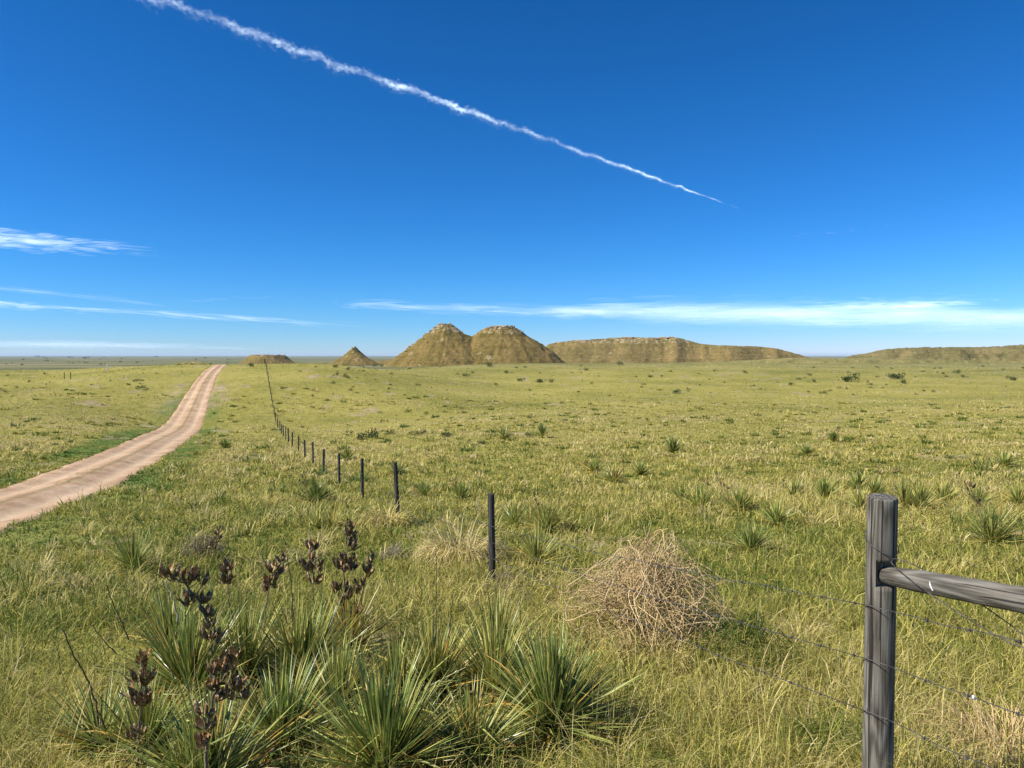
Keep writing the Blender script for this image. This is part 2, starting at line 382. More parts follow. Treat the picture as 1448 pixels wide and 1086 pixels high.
# ------------------------------------------------------------------ ground
def build_ground():
    rad = np.geomspace(0.6, 46000, 620)
    a1 = np.radians(np.arange(-52, 52.01, 0.16)); a2 = np.radians(np.arange(55, 306, 3.0))
    ang = np.concatenate([a1, a2])                        # from +y, clockwise
    na = len(ang)
    x = rad[:, None] * np.sin(ang)[None]; y = rad[:, None] * np.cos(ang)[None]
    z = T(x, y)
    rd = road_in(x, y)
    on = (y > -40) & (y < 320)
    z = z - np.where(on, 0.14 * sstep(2.05, 1.45, rd + 0.5 * fbm(x * 0.8, y * 0.8, 31, 2)), 0)
    V = np.stack([x, y, z], -1).reshape(-1, 3)
    V = np.vstack([V, [0, 0, float(T(0, 0))]])
    i = np.arange(len(rad) - 1)[:, None] * na; j = np.arange(na)[None]; j2 = (j + 1) % na
    Q = np.stack([i + j, i + na + j, i + na + j2, i + j2], -1).reshape(-1, 4)
    c = len(V) - 1
    Tr = np.stack([np.full(na, c), np.arange(na), (np.arange(na) + 1) % na], -1)
    verge = np.where(on, (0.35 + 0.65 * sstep(12, 30, y)) * np.exp(-((rd - 2.6) / 1.1) ** 2) * (0.35 + 1.0 * sstep(-0.12, 0.2, fbm(x / 5, y / 9, 41, 3))) * sstep(135, 90, y), 0)
    green = np.clip(verge, 0, 0.9).reshape(-1)
    far = sstep(170, 420, np.hypot(x, y)).reshape(-1)
    me = npmesh('ground', V, Q, Tr, {'green': np.append(green, 0), 'far': np.append(far, 0), 'bare': np.append((bare(x, y) * on).reshape(-1), 0)}, [M['ground']])
    tag(meshobj('ground', me), 'rolling yellow green prairie running out to a flat horizon', 'ground', kind='structure')

def build_road():
    D = np.concatenate([np.arange(-25, 40, 0.25), np.arange(40, 190, 0.6), np.arange(190, 300, 4)])
    us = np.array([-1.12, -1.0, -0.86, -0.7, -0.56, -0.45, -0.32, -0.16, 0, 0.16, 0.32, 0.45, 0.56, 0.7, 0.86, 1.0, 1.12])
    dd, uu = np.meshgrid(D, us, indexing='ij')
    hw = road_hw(dd)
    wob = np.where(np.abs(uu) > 0.8, fbm(dd * 0.35, np.sign(uu) * 7, 21, 3) * 0.35, 0)
    off = (uu * hw + np.sign(uu) * wob) / 0.947
    x = road_c(dd) + off * 0.947 * 0.947; y = dd + off * 0.3373 * 0.9
    prof = np.interp(np.abs(uu), [0, 0.16, 0.32, 0.48, 0.62, 0.8, 1.0, 1.12], [0.075, 0.06, 0.0, -0.06, -0.035, 0.03, -0.02, -0.2])
    z = T(x, y) + prof + 0.035 * fbm(x * 1.2, y * 1.2, 25, 3) - 0.03
    V = np.stack([x, y, z], -1).reshape(-1, 3); nu = len(us)
    i = np.arange(len(D) - 1)[:, None] * nu; j = np.arange(nu - 1)[None]
    Q = np.stack([i + j, i + j + 1, i + nu + j + 1, i + nu + j], -1).reshape(-1, 4)
    me = npmesh('road', V, Q, None, {'across': uu.reshape(-1)}, [M['road']])
    tag(meshobj('road', me), 'pinkish dirt track with two wheel ruts climbing over the rise', 'road', kind='structure')

# ------------------------------------------------------------------ grass (one mass, nobody could count it)
CLEAR = []   # (x, y, r) spots kept short of grass so plants read
def grass_zone(n_tuft, per, d0, d1, segs, wmin, wk, hmul, amax=0.80, power=1.0):
    """tufts spread over depth d0..d1 inside a wide wedge"""
    u = rng.random(n_tuft)
    # number per metre of depth ~ D^-power
    if abs(power - 1) < 1e-6: D = d0 * (d1 / d0) ** u
    else: D = (d0 ** (1 - power) + u * (d1 ** (1 - power) - d0 ** (1 - power))) ** (1 / (1 - power))
    X = D * rng.uniform(-amax, amax, n_tuft)
    k = rng.poisson(per, n_tuft) + 2
    tid = np.repeat(np.arange(n_tuft), k); n = len(tid)
    spread = (0.05 + 0.0022 * D)[tid]
    bx = X[tid] + rng.normal(0, 1, n) * spread; by = D[tid] + rng.normal(0, 1, n) * spread
    rd = road_in(bx, by) + 0.5 * fbm(bx * 0.8, by * 0.8, 31, 2)
    mid = road_in(bx, by) < 0.35
    keep = (rd > 1.75) | (mid & (fbm(bx * 0.35, by * 0.22, 61, 2) > -0.06) & (rng.random(n) < 0.9))
    keep &= rng.random(n) > 0.88 * bare(bx, by)
    for (cx, cy, cr) in CLEAR:
        keep &= ~((np.hypot(bx - cx, by - cy) < cr) & (rng.random(n) < 0.85))
    patch = fbm(bx / 2.2, by / 2.2, 51, 3); big = fbm(bx / 16, by / 16, 55, 3)
    keep &= rng.random(n) < np.clip(0.75 + 1.4 * patch, 0.25, 1)
    tid, bx, by, patch, big, mid = tid[keep], bx[keep], by[keep], patch[keep], big[keep], mid[keep]; n = len(tid)
    bz = T(bx, by) - 0.01
    D_ = by
    tuft_r = rng.random(n_tuft); tuft_h = rng.lognormal(0, 0.28, n_tuft); tuft_head = rng.random(n_tuft) * 2 * math.pi
    dx, dy = bx - X[tid], by - D[tid]
    head = np.where(rng.random(n) < 0.55, np.arctan2(dy, dx), tuft_head[tid]) + rng.normal(0, 0.6, n)
    rdd = road_in(bx, by)
    verge = np.exp(-((rdd - 2.6) / 1.2) ** 2) * (by < 130) * (0.4 + 1.0 * sstep(-0.12, 0.2, fbm(bx / 5, by / 9, 41, 3)))
    L = hmul * (0.17 + 0.10 * patch + 0.05 * big) * tuft_h[tid] * rng.uniform(0.5, 1.35, n) * (1 - 0.5 * np.clip(verge, 0, 1)) * np.where(mid, 0.45, 1)
    L = np.clip(L, 0.03, 0.6)
    lean = np.abs(rng.normal(0.5, 0.38, n)); bend = rng.normal(1.5, 0.85, n)
    w = np.maximum(wmin, wk * D_) * rng.uniform(0.6, 1.4, n)
    dry = 0.50 + 0.60 * patch + 0.35 * big + 0.45 * (tuft_r[tid] - 0.5) + rng.normal(0, 0.16, n) - 0.55 * np.clip(verge, 0, 1) * (0.22 + 0.70 * sstep(12, 30, by))
    band = fbm(bx / 55, by / 22, 81, 3); mid_p = fbm(bx / 7.5 + 3, by / 6.0, 85, 3)
    dry += 0.55 * mid_p
    L = np.clip(L * (1 + 0.9 * mid_p), 0.03, 0.62)
    slope_zone = sstep(95, 120, by) * sstep(-0.6, -0.2, bx / by)
    dry += 0.55 * band * sstep(15, 50, by) + 0.10 * sstep(12, 40, by) + 0.12 * sstep(25, 60, by) * (1 - slope_zone)
    dry += 0.12 * sstep(0.1, 0.5, bx / np.maximum(by, 1)) * sstep(8, 4, by) - 0.08 * sstep(-0.1, -0.45, bx / np.maximum(by, 1)) * sstep(14, 5, by)
    V, Q, Tr = blades(np.stack([bx, by, bz], 1), head, L, w, lean, bend, segs)
    m_ = 2 * segs + 1
    return V.reshape(-1, 3), Q, Tr, np.repeat(np.clip(dry, 0, 1), m_), np.repeat(rng.random(n), m_)

def bunches(n, d0, d1, segs):
    D = d0 * (d1 / d0) ** rng.random(n); X = D * rng.uniform(-0.8, 0.85, n)
    keep = (road_in(X, D) > 2.6) & (rng.random(n) < np.clip(0.45 + 1.8 * fbm(X / 5, D / 5, 73, 3), 0.05, 1)); X, D = X[keep], D[keep]; n = len(X)
    per = 34; tid = np.repeat(np.arange(n), per); m = n * per
    size = rng.lognormal(0, 0.35, n); a = rng.random(m) * 6.28; rr = 0.12 * size[tid] * np.sqrt(rng.random(m)) * (1 + 0.012 * D[tid])
    bx, by = X[tid] + rr * np.cos(a), D[tid] + rr * np.sin(a)
    dry = np.clip(rng.choice([0.06, 0.26, 0.5, 0.70, 0.92], n, p=[.15, .21, .2, .22, .22])[tid] + rng.normal(0, 0.10, m), 0, 1)
    L = np.clip(0.30 * size[tid], 0.15, 0.55) * rng.uniform(0.5, 1.2, m)
    V, Q, Tr = blades(np.stack([bx, by, T(bx, by) - 0.01], 1), a + rng.normal(0, 0.5, m), L, np.maximum(0.0045, 0.0012 * by) * rng.uniform(.6, 1.4, m), np.abs(rng.normal(0.35, 0.3, m)), rng.normal(1.1, 0.6, m), segs)
    k = 2 * segs + 1
    return V.reshape(-1, 3), Q, Tr, np.repeat(dry, k), np.repeat(rng.random(m), k)

def stalks_zone(n, d0, d1, amin, amax, hmin, hmax):
    """long straw stems standing above the sward"""
    D = d0 * (d1 / d0) ** rng.random(n); X = D * rng.uniform(amin, amax, n)
    keep = (road_in(X, D) > 2.6) & (rng.random(n) < np.clip(0.5 + 2.2 * fbm(X / 1.6, D / 1.6, 71, 2), 0.05, 1)); X, D = X[keep], D[keep]; n = len(X)
    L = rng.uniform(hmin, hmax, n)
    V, Q, Tr = blades(np.stack([X, D, T(X, D)], 1), rng.random(n) * 6.28, L, np.maximum(0.0036, 0.0010 * D) * rng.uniform(.7, 1.4, n), np.abs(rng.normal(0.35, 0.3, n)), rng.normal(1.3, 0.8, n), 6)
    return V.reshape(-1, 3), Q, Tr, np.repeat(np.clip(rng.normal(0.82, 0.12, n), 0, 1), 13), np.repeat(rng.random(n), 13)

def build_grass():
    parts = [grass_zone(9500, 17, 1.5, 7.5, 5, 0.0042, 0.0010, 1.5, 1.0, 0.3),
             grass_zone(18000, 16, 7.0, 18, 3, 0.004, 0.00115, 1.25, 0.85, 0.8),
             grass_zone(22000, 14, 17, 48, 2, 0.004, 0.00115, 1.1, 0.78, 1.0),
             grass_zone(22000, 12, 46, 110, 2, 0.004, 0.00095, 0.85, 0.75, 1.0),
             grass_zone(20000, 9, 105, 330, 1, 0.004, 0.00095, 0.95, 0.72, 1.0),
             bunches(560, 2.6, 9, 4), bunches(2200, 8, 30, 3), bunches(3600, 28, 120, 2),
             stalks_zone(2200, 2.2, 6, -0.75, 0.15, 0.22, 0.5),
             stalks_zone(2600, 2.2, 9, -0.75, 0.95, 0.22, 0.55),
             stalks_zone(1800, 2.2, 7.5, 0.08, 0.95, 0.3, 0.7),
             stalks_zone(3500, 9, 30, -0.7, 0.75, 0.2, 0.42)]
    Vs, Qs, Ts, ds, rs = [], [], [], [], []; o = 0
    for V, Q, Tr, d, r in parts:
        Vs.append(V); Qs.append(Q + o); Ts.append(Tr + o); ds.append(d); rs.append(r); o += len(V)
    me = npmesh('grass', np.concatenate(Vs), np.concatenate(Qs), np.concatenate(Ts), {'dry': np.concatenate(ds), 'rnd': np.concatenate(rs)}, [M['grass']], smooth=False)
    print('grass verts', o)
    tag(meshobj('grass', me), 'dense tufted prairie grass, green mixed with straw, over the whole slope', 'grass', kind='stuff')

# ------------------------------------------------------------------ hills
def hill(label, px, D, yb, w, dep, f, material, nx=170, ny=120, cat='butte', rocks=()):
    """w x dep metres heightfield round the point seen at (px, yb) at depth D; f(u, v) height in metres over that level"""
    c = at_d(px, yb, D); mpp = D / F0
    u, v = np.meshgrid(np.linspace(-w / 2, w / 2, nx), np.linspace(-dep / 2, dep / 2, ny))
    h = f(u, v)
    V = np.stack([u, v, h], -1).reshape(-1, 3)
    idx = np.arange(nx * ny).reshape(ny, nx)
    Q = np.stack([idx[:-1, :-1], idx[:-1, 1:], idx[1:, 1:], idx[1:, :-1]], -1).reshape(-1, 4)
    good = V[:, 2][Q].max(1) > -9
    Q = Q[good]
    used = np.unique(Q); mp = np.full(len(V), -1); mp[used] = np.arange(len(used))
    V = V[used]; Q = mp[Q]
    me = npmesh('hill', V, Q, None, {'hgt': V[:, 2] / max(V[:, 2].max(), 1)}, [material])
    o = meshobj('hill', me); o.location = c; o.rotation_euler.z = -math.atan2(c[0], c[1])
    tag(o, label, cat, kind='structure')
    for (ru, sx, sz, k) in rocks:                        # caprock ledges and boulders: parts of the hill
        for q in range(k):
            uu = ru[0] + (ru[1] - ru[0]) * rng.random(); vv = -rng.random() * dep * 0.03
            # front brow: the highest point along the depth line
            line_v = np.linspace(-dep / 2, dep / 2, 80); line_h = f(np.full(80, uu), line_v)
            i = int(np.argmax(line_h > line_h.max() - rng.uniform(0.3, 2.6)))
            s_ = Soup(); boulder(s_, (0, 0, 0), (sx * rng.uniform(0.5, 1.5), sx * rng.uniform(0.5, 1.0), sz * rng.uniform(0.5, 1.4)), int(rng.integers(1e6)))
            r_ = meshobj('rock_outcrop', s_.mesh('rock_outcrop', [M['rock']], False), o)
            r_.location = (uu, line_v[i], line_h[i] + 0.1 * sz)
    return o

def boulder(soup, c, s, seed):
    g = np.random.default_rng(seed)
    nu, nv = 9, 6
    th = np.linspace(0, 2 * math.pi, nu, endpoint=False); ph = np.linspace(-1.35, 1.35, nv)
    P = []
    for p in ph:
        for t in th:
            d = np.array([math.cos(t) * math.cos(p), math.sin(t) * math.cos(p), math.sin(p)])
            d = np.sign(d) * np.abs(d) ** 0.7
            P.append(np.array(c) + d * np.array(s) * g.uniform(0.75, 1.15))
    Q = [(a * nu + b_, a * nu + (b_ + 1) % nu, (a + 1) * nu + (b_ + 1) % nu, (a + 1) * nu + b_) for a in range(nv - 1) for b_ in range(nu)]
    P += [np.array(c) + np.array([0, 0, -s[2]]), np.array(c) + np.array([0, 0, s[2]])]
    a = nu * nv
    Tr = [(a, (b_ + 1) % nu, b_) for b_ in range(nu)] + [(a + 1, (nv - 1) * nu + b_, (nv - 1) * nu + (b_ + 1) % nu) for b_ in range(nu)]
    soup.add(P, Q, Tr)

def cone_f(prof, mpp, seed, ky=1.0, gul=0.05, ridge=None):
    pr = np.array(prof, float) * mpp; H = pr[:, 1].max(); rg = np.array(ridge, float) * mpp if ridge else None
    def f(u, v):
        v2 = v * ky
        r = np.hypot(u, v2)
        th = np.arctan2(v2, u)
        r = r * (1 + 0.06 * fbm(np.cos(th) * 1.5 + 9, np.sin(th) * 1.5 + 9, seed, 2) * sstep(0, H * 0.6, r))
        h = np.interp(r, pr[:, 0], pr[:, 1])
        if rg is not None: h = np.maximum(h, np.interp(u, rg[:, 0], rg[:, 1]) - 0.72 * np.abs(v))
        sl = sstep(0.1 * H, 0.5 * H, r)
        g = np.abs(fbm(np.cos(th) * 8 + 3 + r / H, np.sin(th) * 8 + 3, seed + 4, 3)) * 2
        h = h + H * gul * (g - 0.35) * sl * 0.9 + H * (0.04 * fbm(u / (H * 0.16), v / (H * 0.16), seed + 9, 4) + 0.028 * fbm(u / (H * 0.045), v / (H * 0.045), seed + 15, 3)) * 2
        led = sstep(0.80 * H, 0.84 * H, h) * H * 0.025
        return h + led
    return f

def mesa_f(top, mpp, px0, front, seed, slope=0.5, back=260, rough=1.0):
    t = np.array(top, float)
    def f(u, v):
        H = np.interp(u / mpp + px0, t[:, 0], t[:, 1]) * mpp
        vf = front + 26 * fbm(u / 60, u * 0 + 3, seed, 3) * 2 + 9 * fbm(u / 14, u * 0 + 8, seed + 2, 3)
        d = np.maximum(0, vf - v)                        # metres in front of the brow
        h = H - slope * d * (1 - 0.18 * sstep(0, 120, d))
        h = np.where(v > back, H - 0.4 * (v - back), h)
        g = np.abs(fbm(u / 22 + 0.15 * fbm(u / 30, v / 30, seed, 2), v / 120, seed + 5, 3)) * 2
        h = h + (g - 0.35) * 2.6 * rough * sstep(2, 25, d) + (1.3 * fbm(u / 7, v / 7, seed + 8, 4) + 1.1 * fbm(u / 2.6, v / 2.6, seed + 18, 2)) * rough
        h = h + (0.9 * rough * (np.round(h / 4.5 + 0.5 * fbm(u / 50, v / 50, seed + 11, 2)) * 4.5 - h) * 0.35) * sstep(1, 8, d)
        return h
    return f

def build_hills():
    d = 700; k = d / F0
    hill('pointed tan butte with a knobbly cap, left half of the joined pair', 630, d, 517, 360, 320,
         cone_f([(0, 57.5), (9, 57), (18.5, 50), (42, 33.5), (68, 13.5), (79, 5), (88, -2), (115, -18), (400, -120)], k, 101, ridge=[(-30, -60), (0, 50), (22, 48), (36, 41), (60, 38), (95, 12), (140, -60)]), M['butte'], nx=300, ny=200,
         rocks=[((-6, 6), 1.4, 0.8, 9), ((-20, -8), 1.4, 0.7, 8), ((-38, -12), 1.5, 0.6, 9)])
    hill('broad flat topped tan butte with a pale rock rim, right half of the joined pair', 707.5, d + 12, 517, 400, 330,
         cone_f([(0, 54.5), (18, 54), (35.5, 45), (42, 40), (66, 26), (83, 12.5), (94, 3), (106, -5), (140, -18), (400, -100)], k, 131), M['butte'], nx=300, ny=200,
         rocks=[((-12, 13), 1.7, 0.8, 12), ((-10, 12), 2.4, 1.2, 8), ((-14, 20), 1.6, 0.8, 11)])
    d = 950; k = d / F0
    hill('small sharp cone butte between the flat one and the joined pair', 501, d, 512.5, 220, 200,
         cone_f([(0, 22.5), (3, 20.5), (10, 14), (20, 6), (31, 0), (50, -8), (300, -60)], k, 151, gul=0.09), M['butte'], rocks=[((-3, 3), 1.4, 1.0, 4)])
    hill('low bare shoulder of ground beside the small cone butte', 546, d + 60, 512.5, 150, 140,
         cone_f([(0, 4), (10, 2.5), (22, 0), (50, -6), (300, -50)], k, 157), M['butte'], nx=70, ny=60)
    d = 1300; k = d / F0
    hill('low flat topped butte beyond the fence, nearest the road', 378, d, 515, 260, 240,
         cone_f([(0, 13), (23, 12.6), (25, 11.8), (33, 5), (42, -0.5), (60, -6), (300, -50)], k, 171, gul=0.05), M['butte'], rocks=[((-24, 24), 2.4, 0.6, 12)])
    d = 1000; k = d / F0
    hill('long tan mesa with a broken pale rock rim, right of the joined pair', 955, d, 516, 460, 520,
         mesa_f([(745, -6), (775, 22), (783, 29), (800, 32), (850, 35.5), (872, 37.5), (958, 37.5), (970, 34), (988, 29), (1010, 26.5), (1060, 25.5), (1085, 23), (1104, 18), (1125, 11), (1145, 5), (1185, -6)],
                k, 955, -40, 201, 0.5), M['mesa'], nx=300, ny=200, cat='mesa', rocks=[((-75, -2), 4.0, 0.9, 24), ((-150, -85), 3.0, 0.7, 9), ((20, 130), 1.6, 0.55, 10)])
    d = 620; k = d / F0
    hill('smooth pale green rise in front of the mesa', 1150, d, 516, 560, 360,
         mesa_f([(880, -3), (960, 1), (1050, 5), (1110, 8.5), (1190, 8.5), (1300, 7), (1450, 4), (1700, -6)], k, 1150, 60, 231, 0.11, 130), M['rise'], nx=200, ny=120, cat='hill')
    d = 820; k = d / F0
    hill('long low grassy ridge with a dark scrubby brow at the end of the field', 1390, d, 518, 640, 420,
         mesa_f([(1150, -30), (1188, -3), (1200, 9), (1214, 14), (1235, 19), (1262, 24), (1300, 26.5), (1390, 26.5), (1448, 30), (1560, 36), (1800, 36)], k, 1390, 20, 261, 0.3, rough=2.4), M['ridge'], nx=280, ny=140, cat='ridge')
    d = 215; k = d / F0
    hill('low green mound left of the spot where the track tops the rise', 272, d, 518.5, 60, 60,
         cone_f([(0, 7.5), (14, 6.5), (28, 2.5), (40, -2), (60, -8), (300, -40)], k, 281), M['rise'], nx=60, ny=60, cat='hill')

# ------------------------------------------------------------------ fence
FD = np.array([-0.3373, 1.0]); FD /= np.hypot(*FD); FN = np.array([-FD[1], FD[0]])   # along the fence (away), road side
if FN[0] > 0: FN = -FN
def fence_xy(D): return np.array([2.83 - 0.3373 * D, D])

def post_mesh(name, r, h, material, seed, top_r=0.92, n=20, rings=14, wob=0.04, bury=0.3):
    g = np.random.default_rng(seed)
    zs = np.concatenate([[-bury], np.linspace(0, h - 0.012, rings), [h - 0.004, h]])
    th = np.arange(n) * 2 * math.pi / n
    prof = 1 + wob * (fbm(np.cos(th) * 1.5 + 4, np.sin(th) * 1.5 + 4, seed, 2) * 2)
    V = []
    for i, z in enumerate(zs):
        k = r * (1 + (top_r - 1) * max(z, 0) / h)
        if i == len(zs) - 2: k *= 0.985
        if i == len(zs) - 1: k *= 0.93
        kk = k * prof * (1 + 0.012 * (fbm(np.cos(th) * 4 + z * 3, np.sin(th) * 4 + z, seed + 3, 2)))
        dz = 0.005 * np.cos(th + seed) * r / 0.07 if z > h - 0.02 else 0 * th
        V += [(kk[j] * math.cos(th[j]), kk[j] * math.sin(th[j]), z + dz[j]) for j in range(n)]
    m_ = len(zs); V.append((0, 0, h + 0.002)); V.append((0, 0, -bury))
    Q = [(i * n + j, i * n + (j + 1) % n, (i + 1) * n + (j + 1) % n, (i + 1) * n + j) for i in range(m_ - 1) for j in range(n)]
    Tr = [(m_ * n, (m_ - 1) * n + j, (m_ - 1) * n + (j + 1) % n) for j in range(n)] + [(m_ * n + 1, (j + 1) % n, j) for j in range(n)]
    me = npmesh(name, V, Q, Tr, None, [material])
    me.polygons.foreach_set('use_smooth', np.array([True] * len(Q) + [False] * len(Tr)))
    return me

ORD = ['first', 'second', 'third', 'fourth', 'fifth', 'sixth', 'seventh', 'eighth', 'ninth', 'tenth', 'eleventh', 'twelfth', 'thirteenth', 'fourteenth']
POSTS = []     # (x, y, ground z, post top z, radius)
def build_fence():
    # corner brace: a thick post, a rail mortised into it, a second thick post nearer the road bank, twisted brace wire
    D0 = 3.47; xy = fence_xy(D0)
    xy[0] = (1251 - 724) / F0 * D0 * 1.0 / (1.0)
    topz = CZ + ray(1248, 702)[2] * D0
    gz = float(T(*xy)); h = topz - gz
    root = empty('fence_brace', (xy[0], xy[1], gz), 'thick weathered grey corner post with a round rail and twisted wire running off its side', 'fence brace')
    p = meshobj('post', post_mesh('post', 0.0645, h, M['timber'], 11, 0.985, 40, 40, 0.03), root)
    ra = at_d(1258, 815, D0 - 0.05); rb = at_d(1448, 849.5, 2.75); rdv = (rb - ra) / np.linalg.norm(rb - ra)
    xy2 = (ra + rdv * 2.36)[:2]
    gz2 = float(T(*xy2)); off = np.array([xy2[0] - xy[0], xy2[1] - xy[1], gz2 - gz])
    p2 = meshobj('post', post_mesh('post', 0.072, h + 0.12, M['timber'], 12, 0.985, 32, 20, 0.03), root); p2.location = off
    # rail
    a = at_d(1258, 815, D0 - 0.05) - np.array([xy[0], xy[1], gz]); b_ = at_d(1448, 849.5, 2.75) - np.array([xy[0], xy[1], gz])
    dirv = (b_ - a) / np.linalg.norm(b_ - a)
    st = a - dirv * 0.035; ln = 2.35
    k = 36; ts = np.linspace(0, 1, k); s_ = Soup()
    n = 24; th = np.arange(n) * 2 * math.pi / n
    side = np.cross(dirv, [0, 0, 1]); side /= np.linalg.norm(side); up = np.cross(side, dirv)
    V = []
    for i, t in enumerate(ts):
        c = st + dirv * ln * t + up * 0.002 * math.sin(t * 9) + side * 0.002 * math.sin(t * 7)
        rr = 0.047 * (0.80 + 0.2 * min(1, t / 0.09)) * (1 + 0.025 * math.sin(t * 23 + math.sin(t * 60)))
        pr = rr * (1 + 0.09 * fbm(np.cos(th) * 2.2 + t * 3, np.sin(th) * 1.4 + 5, 77, 2) * 2)
        V += [c + pr[j] * (math.cos(th[j]) * up + math.sin(th[j]) * side) for j in range(n)]
    V.append(st); V.append(st + dirv * ln)
    Q = [(i * n + j, (i + 1) * n + j, (i + 1) * n + (j + 1) % n, i * n + (j + 1) % n) for i in range(k - 1) for j in range(n)]
    Tr = [(k * n, j, (j + 1) % n) for j in range(n)] + [(k * n + 1, (k - 1) * n + (j + 1) % n, (k - 1) * n + j) for j in range(n)]
    # rail in its own frame (z along the rail) so that the grain runs its length
    Rm = np.stack([up, side, dirv], 0); V = (np.array(V) - st) @ Rm.T
    me = npmesh('rail', V, Q, Tr, None, [M['timber']])
    rail = meshobj('rail', me, root); rail.location = st
    import mathutils
    rail.rotation_euler = mathutils.Matrix(Rm.T.tolist()).to_euler()
    # white scuff on the rail
    tt = 0.33; s_ = Soup(); g = np.random.default_rng(5)
    sv = []
    camdir = np.array([0, 0, CZ]) - (np.array([xy[0], xy[1], gz]) + st); camdir /= np.linalg.norm(camdir)
    ca = math.atan2(float(camdir @ side), float(camdir @ up))
    V = []; Q = []
    for i in range(8):
        an = ca + 0.55 - i * 0.10
        wz = 0.0055 * (1 - abs(i - 2.5) / 7) * (1 + 0.3 * math.sin(i * 3))
        for sgn in (-1, 1):
            rr = 0.0500
            V.append((rr * math.cos(an), rr * math.sin(an), 0.345 + 0.0035 * i * -0.6 + sgn * wz))
        if i: Q.append((2 * i - 2, 2 * i - 1, 2 * i + 1, 2 * i))
    sc = meshobj('white_scuff', npmesh('white_scuff', V, Q, None, None, [M['white']]), rail)
    # nail head / pale knot near the mortise
    # mortise: a real notch sawn into the post for the rail end
    cs = Soup(); C8 = [a + dirv * e + side * f_ + np.array([0, 0, 1.0]) * g_ for e in (-0.03, 0.2) for f_ in (-0.058, 0.058) for g_ in (-0.046, 0.062)]
    cs.add(C8, [(0, 1, 3, 2), (4, 6, 7, 5), (0, 4, 5, 1), (2, 3, 7, 6), (0, 2, 6, 4), (1, 5, 7, 3)])
    cme = cs.mesh('notch', [M['timber']], False); cut = meshobj('notch', cme, root)
    for me_ in (cme, p.data):
        b5 = bmesh.new(); b5.from_mesh(me_); bmesh.ops.recalc_face_normals(b5, faces=b5.faces); b5.to_mesh(me_); b5.free()
    bm_ = p.modifiers.new('notch', 'BOOLEAN'); bm_.operation = 'DIFFERENCE'; bm_.object = cut; bm_.solver = 'EXACT'
    dg = bpy.context.evaluated_depsgraph_get(); new = bpy.data.meshes.new_from_object(p.evaluated_get(dg), depsgraph=dg)
    p.modifiers.clear(); p.data = new; new.name = 'post'; bpy.data.objects.remove(cut)
    # brace wire: a double strand, over the front and the back of the rail, twisted together beyond it
    o0 = np.array([xy[0], xy[1], gz])
    wsoup = Soup()
    for sgn in (1, -1):
        ptsA = []
        for q in range(13):                               # half a turn round the post
            an = math.pi * q / 12
            base = math.atan2(FD[1], FD[0])
            c = np.array([math.cos(base + sgn * an), math.sin(base + sgn * an)]) * 0.0705
            ptsA.append(np.array([c[0], c[1], h - 0.15 - 0.115 * q / 12]))
        z0 = h - 0.265; z1 = h - 0.74; st2 = ptsA[-1]
        for q in range(1, 80):
            t = q / 79
            cc = st2[:2] * (1 - t) + off[:2] * t
            gap = 0.072 * math.sin(min(1, t / 0.30) * math.pi) ** 0.35 * (t < 0.30) + 0.005
            ph = 0 if t < 0.30 else (t - 0.30) * 75
            ptsA.append(np.array([cc[0], cc[1], z0 * (1 - t) + z1 * t]) + np.array([FN[0], FN[1], 0]) * sgn * gap * math.cos(ph) + np.array([0, 0, 0.005]) * sgn * math.sin(ph))
        tube(wsoup, ptsA, 0.0022, 6)
    meshobj('brace_wire', wsoup.mesh('brace_wire', [M['wire']]), root)
    # staples on the corner post where the strands cross
    WOFF = [0.235, 0.49, 0.735, 0.975]
    for wz in WOFF[1:]:
        s_ = Soup(); base = FN * 0.0685
        tube(s_, [np.array([base[0], base[1], 0]) * 0.9 + (0, 0, 0.012), np.array([base[0], base[1], 0]) * 1.06 + (0, 0, 0.010), np.array([base[0], base[1], 0]) * 1.06 + (0, 0, -0.010), np.array([base[0], base[1], 0]) * 0.9 + (0, 0, -0.012)], 0.0018, 5)
        stp = meshobj('staple', s_.mesh('staple', [M['wire']]), root); stp.location = (0, 0, h - wz)
    POSTS.append((xy2[0], xy2[1], gz2, gz2 + h + 0.12, 0.074)); POSTS.append((xy[0], xy[1], gz, topz, 0.067))
    # line posts
    tops = [(696, 698), (562, 654), (511, 648), (478.5, 641), (456, 635), (441.5, 625), (430, 622), (421, 616), (412, 611), (406.8, 605), (403, 603), (400, 601), (396.8, 599.5)]
    meshes = [post_mesh('fence_post', 0.046, 1.12, M['dark_timber'], 30 + q, 0.96, 14, 8, 0.05) for q in range(4)]
    far_mesh = post_mesh('fence_post', 0.055, 1.12, M['dark_timber'], 39, 0.96, 8, 3, 0.05)
    i = 0; D = 9.1
    while D < 168:
        if i < len(tops):
            px = tops[i][0]; D = 3.47 * 893 / (px - 355) if i < 2 else D
            x = (px - 724) / F0 * D
        else: x = fence_xy(D)[0] + rng.normal(0, 0.06)
        g = float(T(x, D))
        if i < len(tops):
            tz = CZ + ray(*tops[i])[2] * D; hh = tz - g
        else: hh = 1.1 * rng.uniform(0.9, 1.08)
        hh = max(0.75, min(1.5, hh))
        if i < 13: lab = f'dark slim fence post, {ORD[i]} out along the wire from the thick grey corner post'
        else: lab = 'dark slim post in the close packed far run of fence up the opposite slope'
        o = meshobj('fence_post', far_mesh if i > 13 else meshes[i % 4])
        th_ = rng.uniform(0.88, 1.14); o.location = (x, D, g); o.scale = (th_, th_, hh / 1.12)
        o.rotation_euler = (rng.normal(0, 0.02), rng.normal(0, 0.02) + (0.05 if i == 8 else 0), rng.random() * 6)
        tag(o, lab, 'fence post', 'line posts of the wire fence')
        POSTS.append((x, D, g, g + hh, 0.05))
        i += 1; D += 5.45
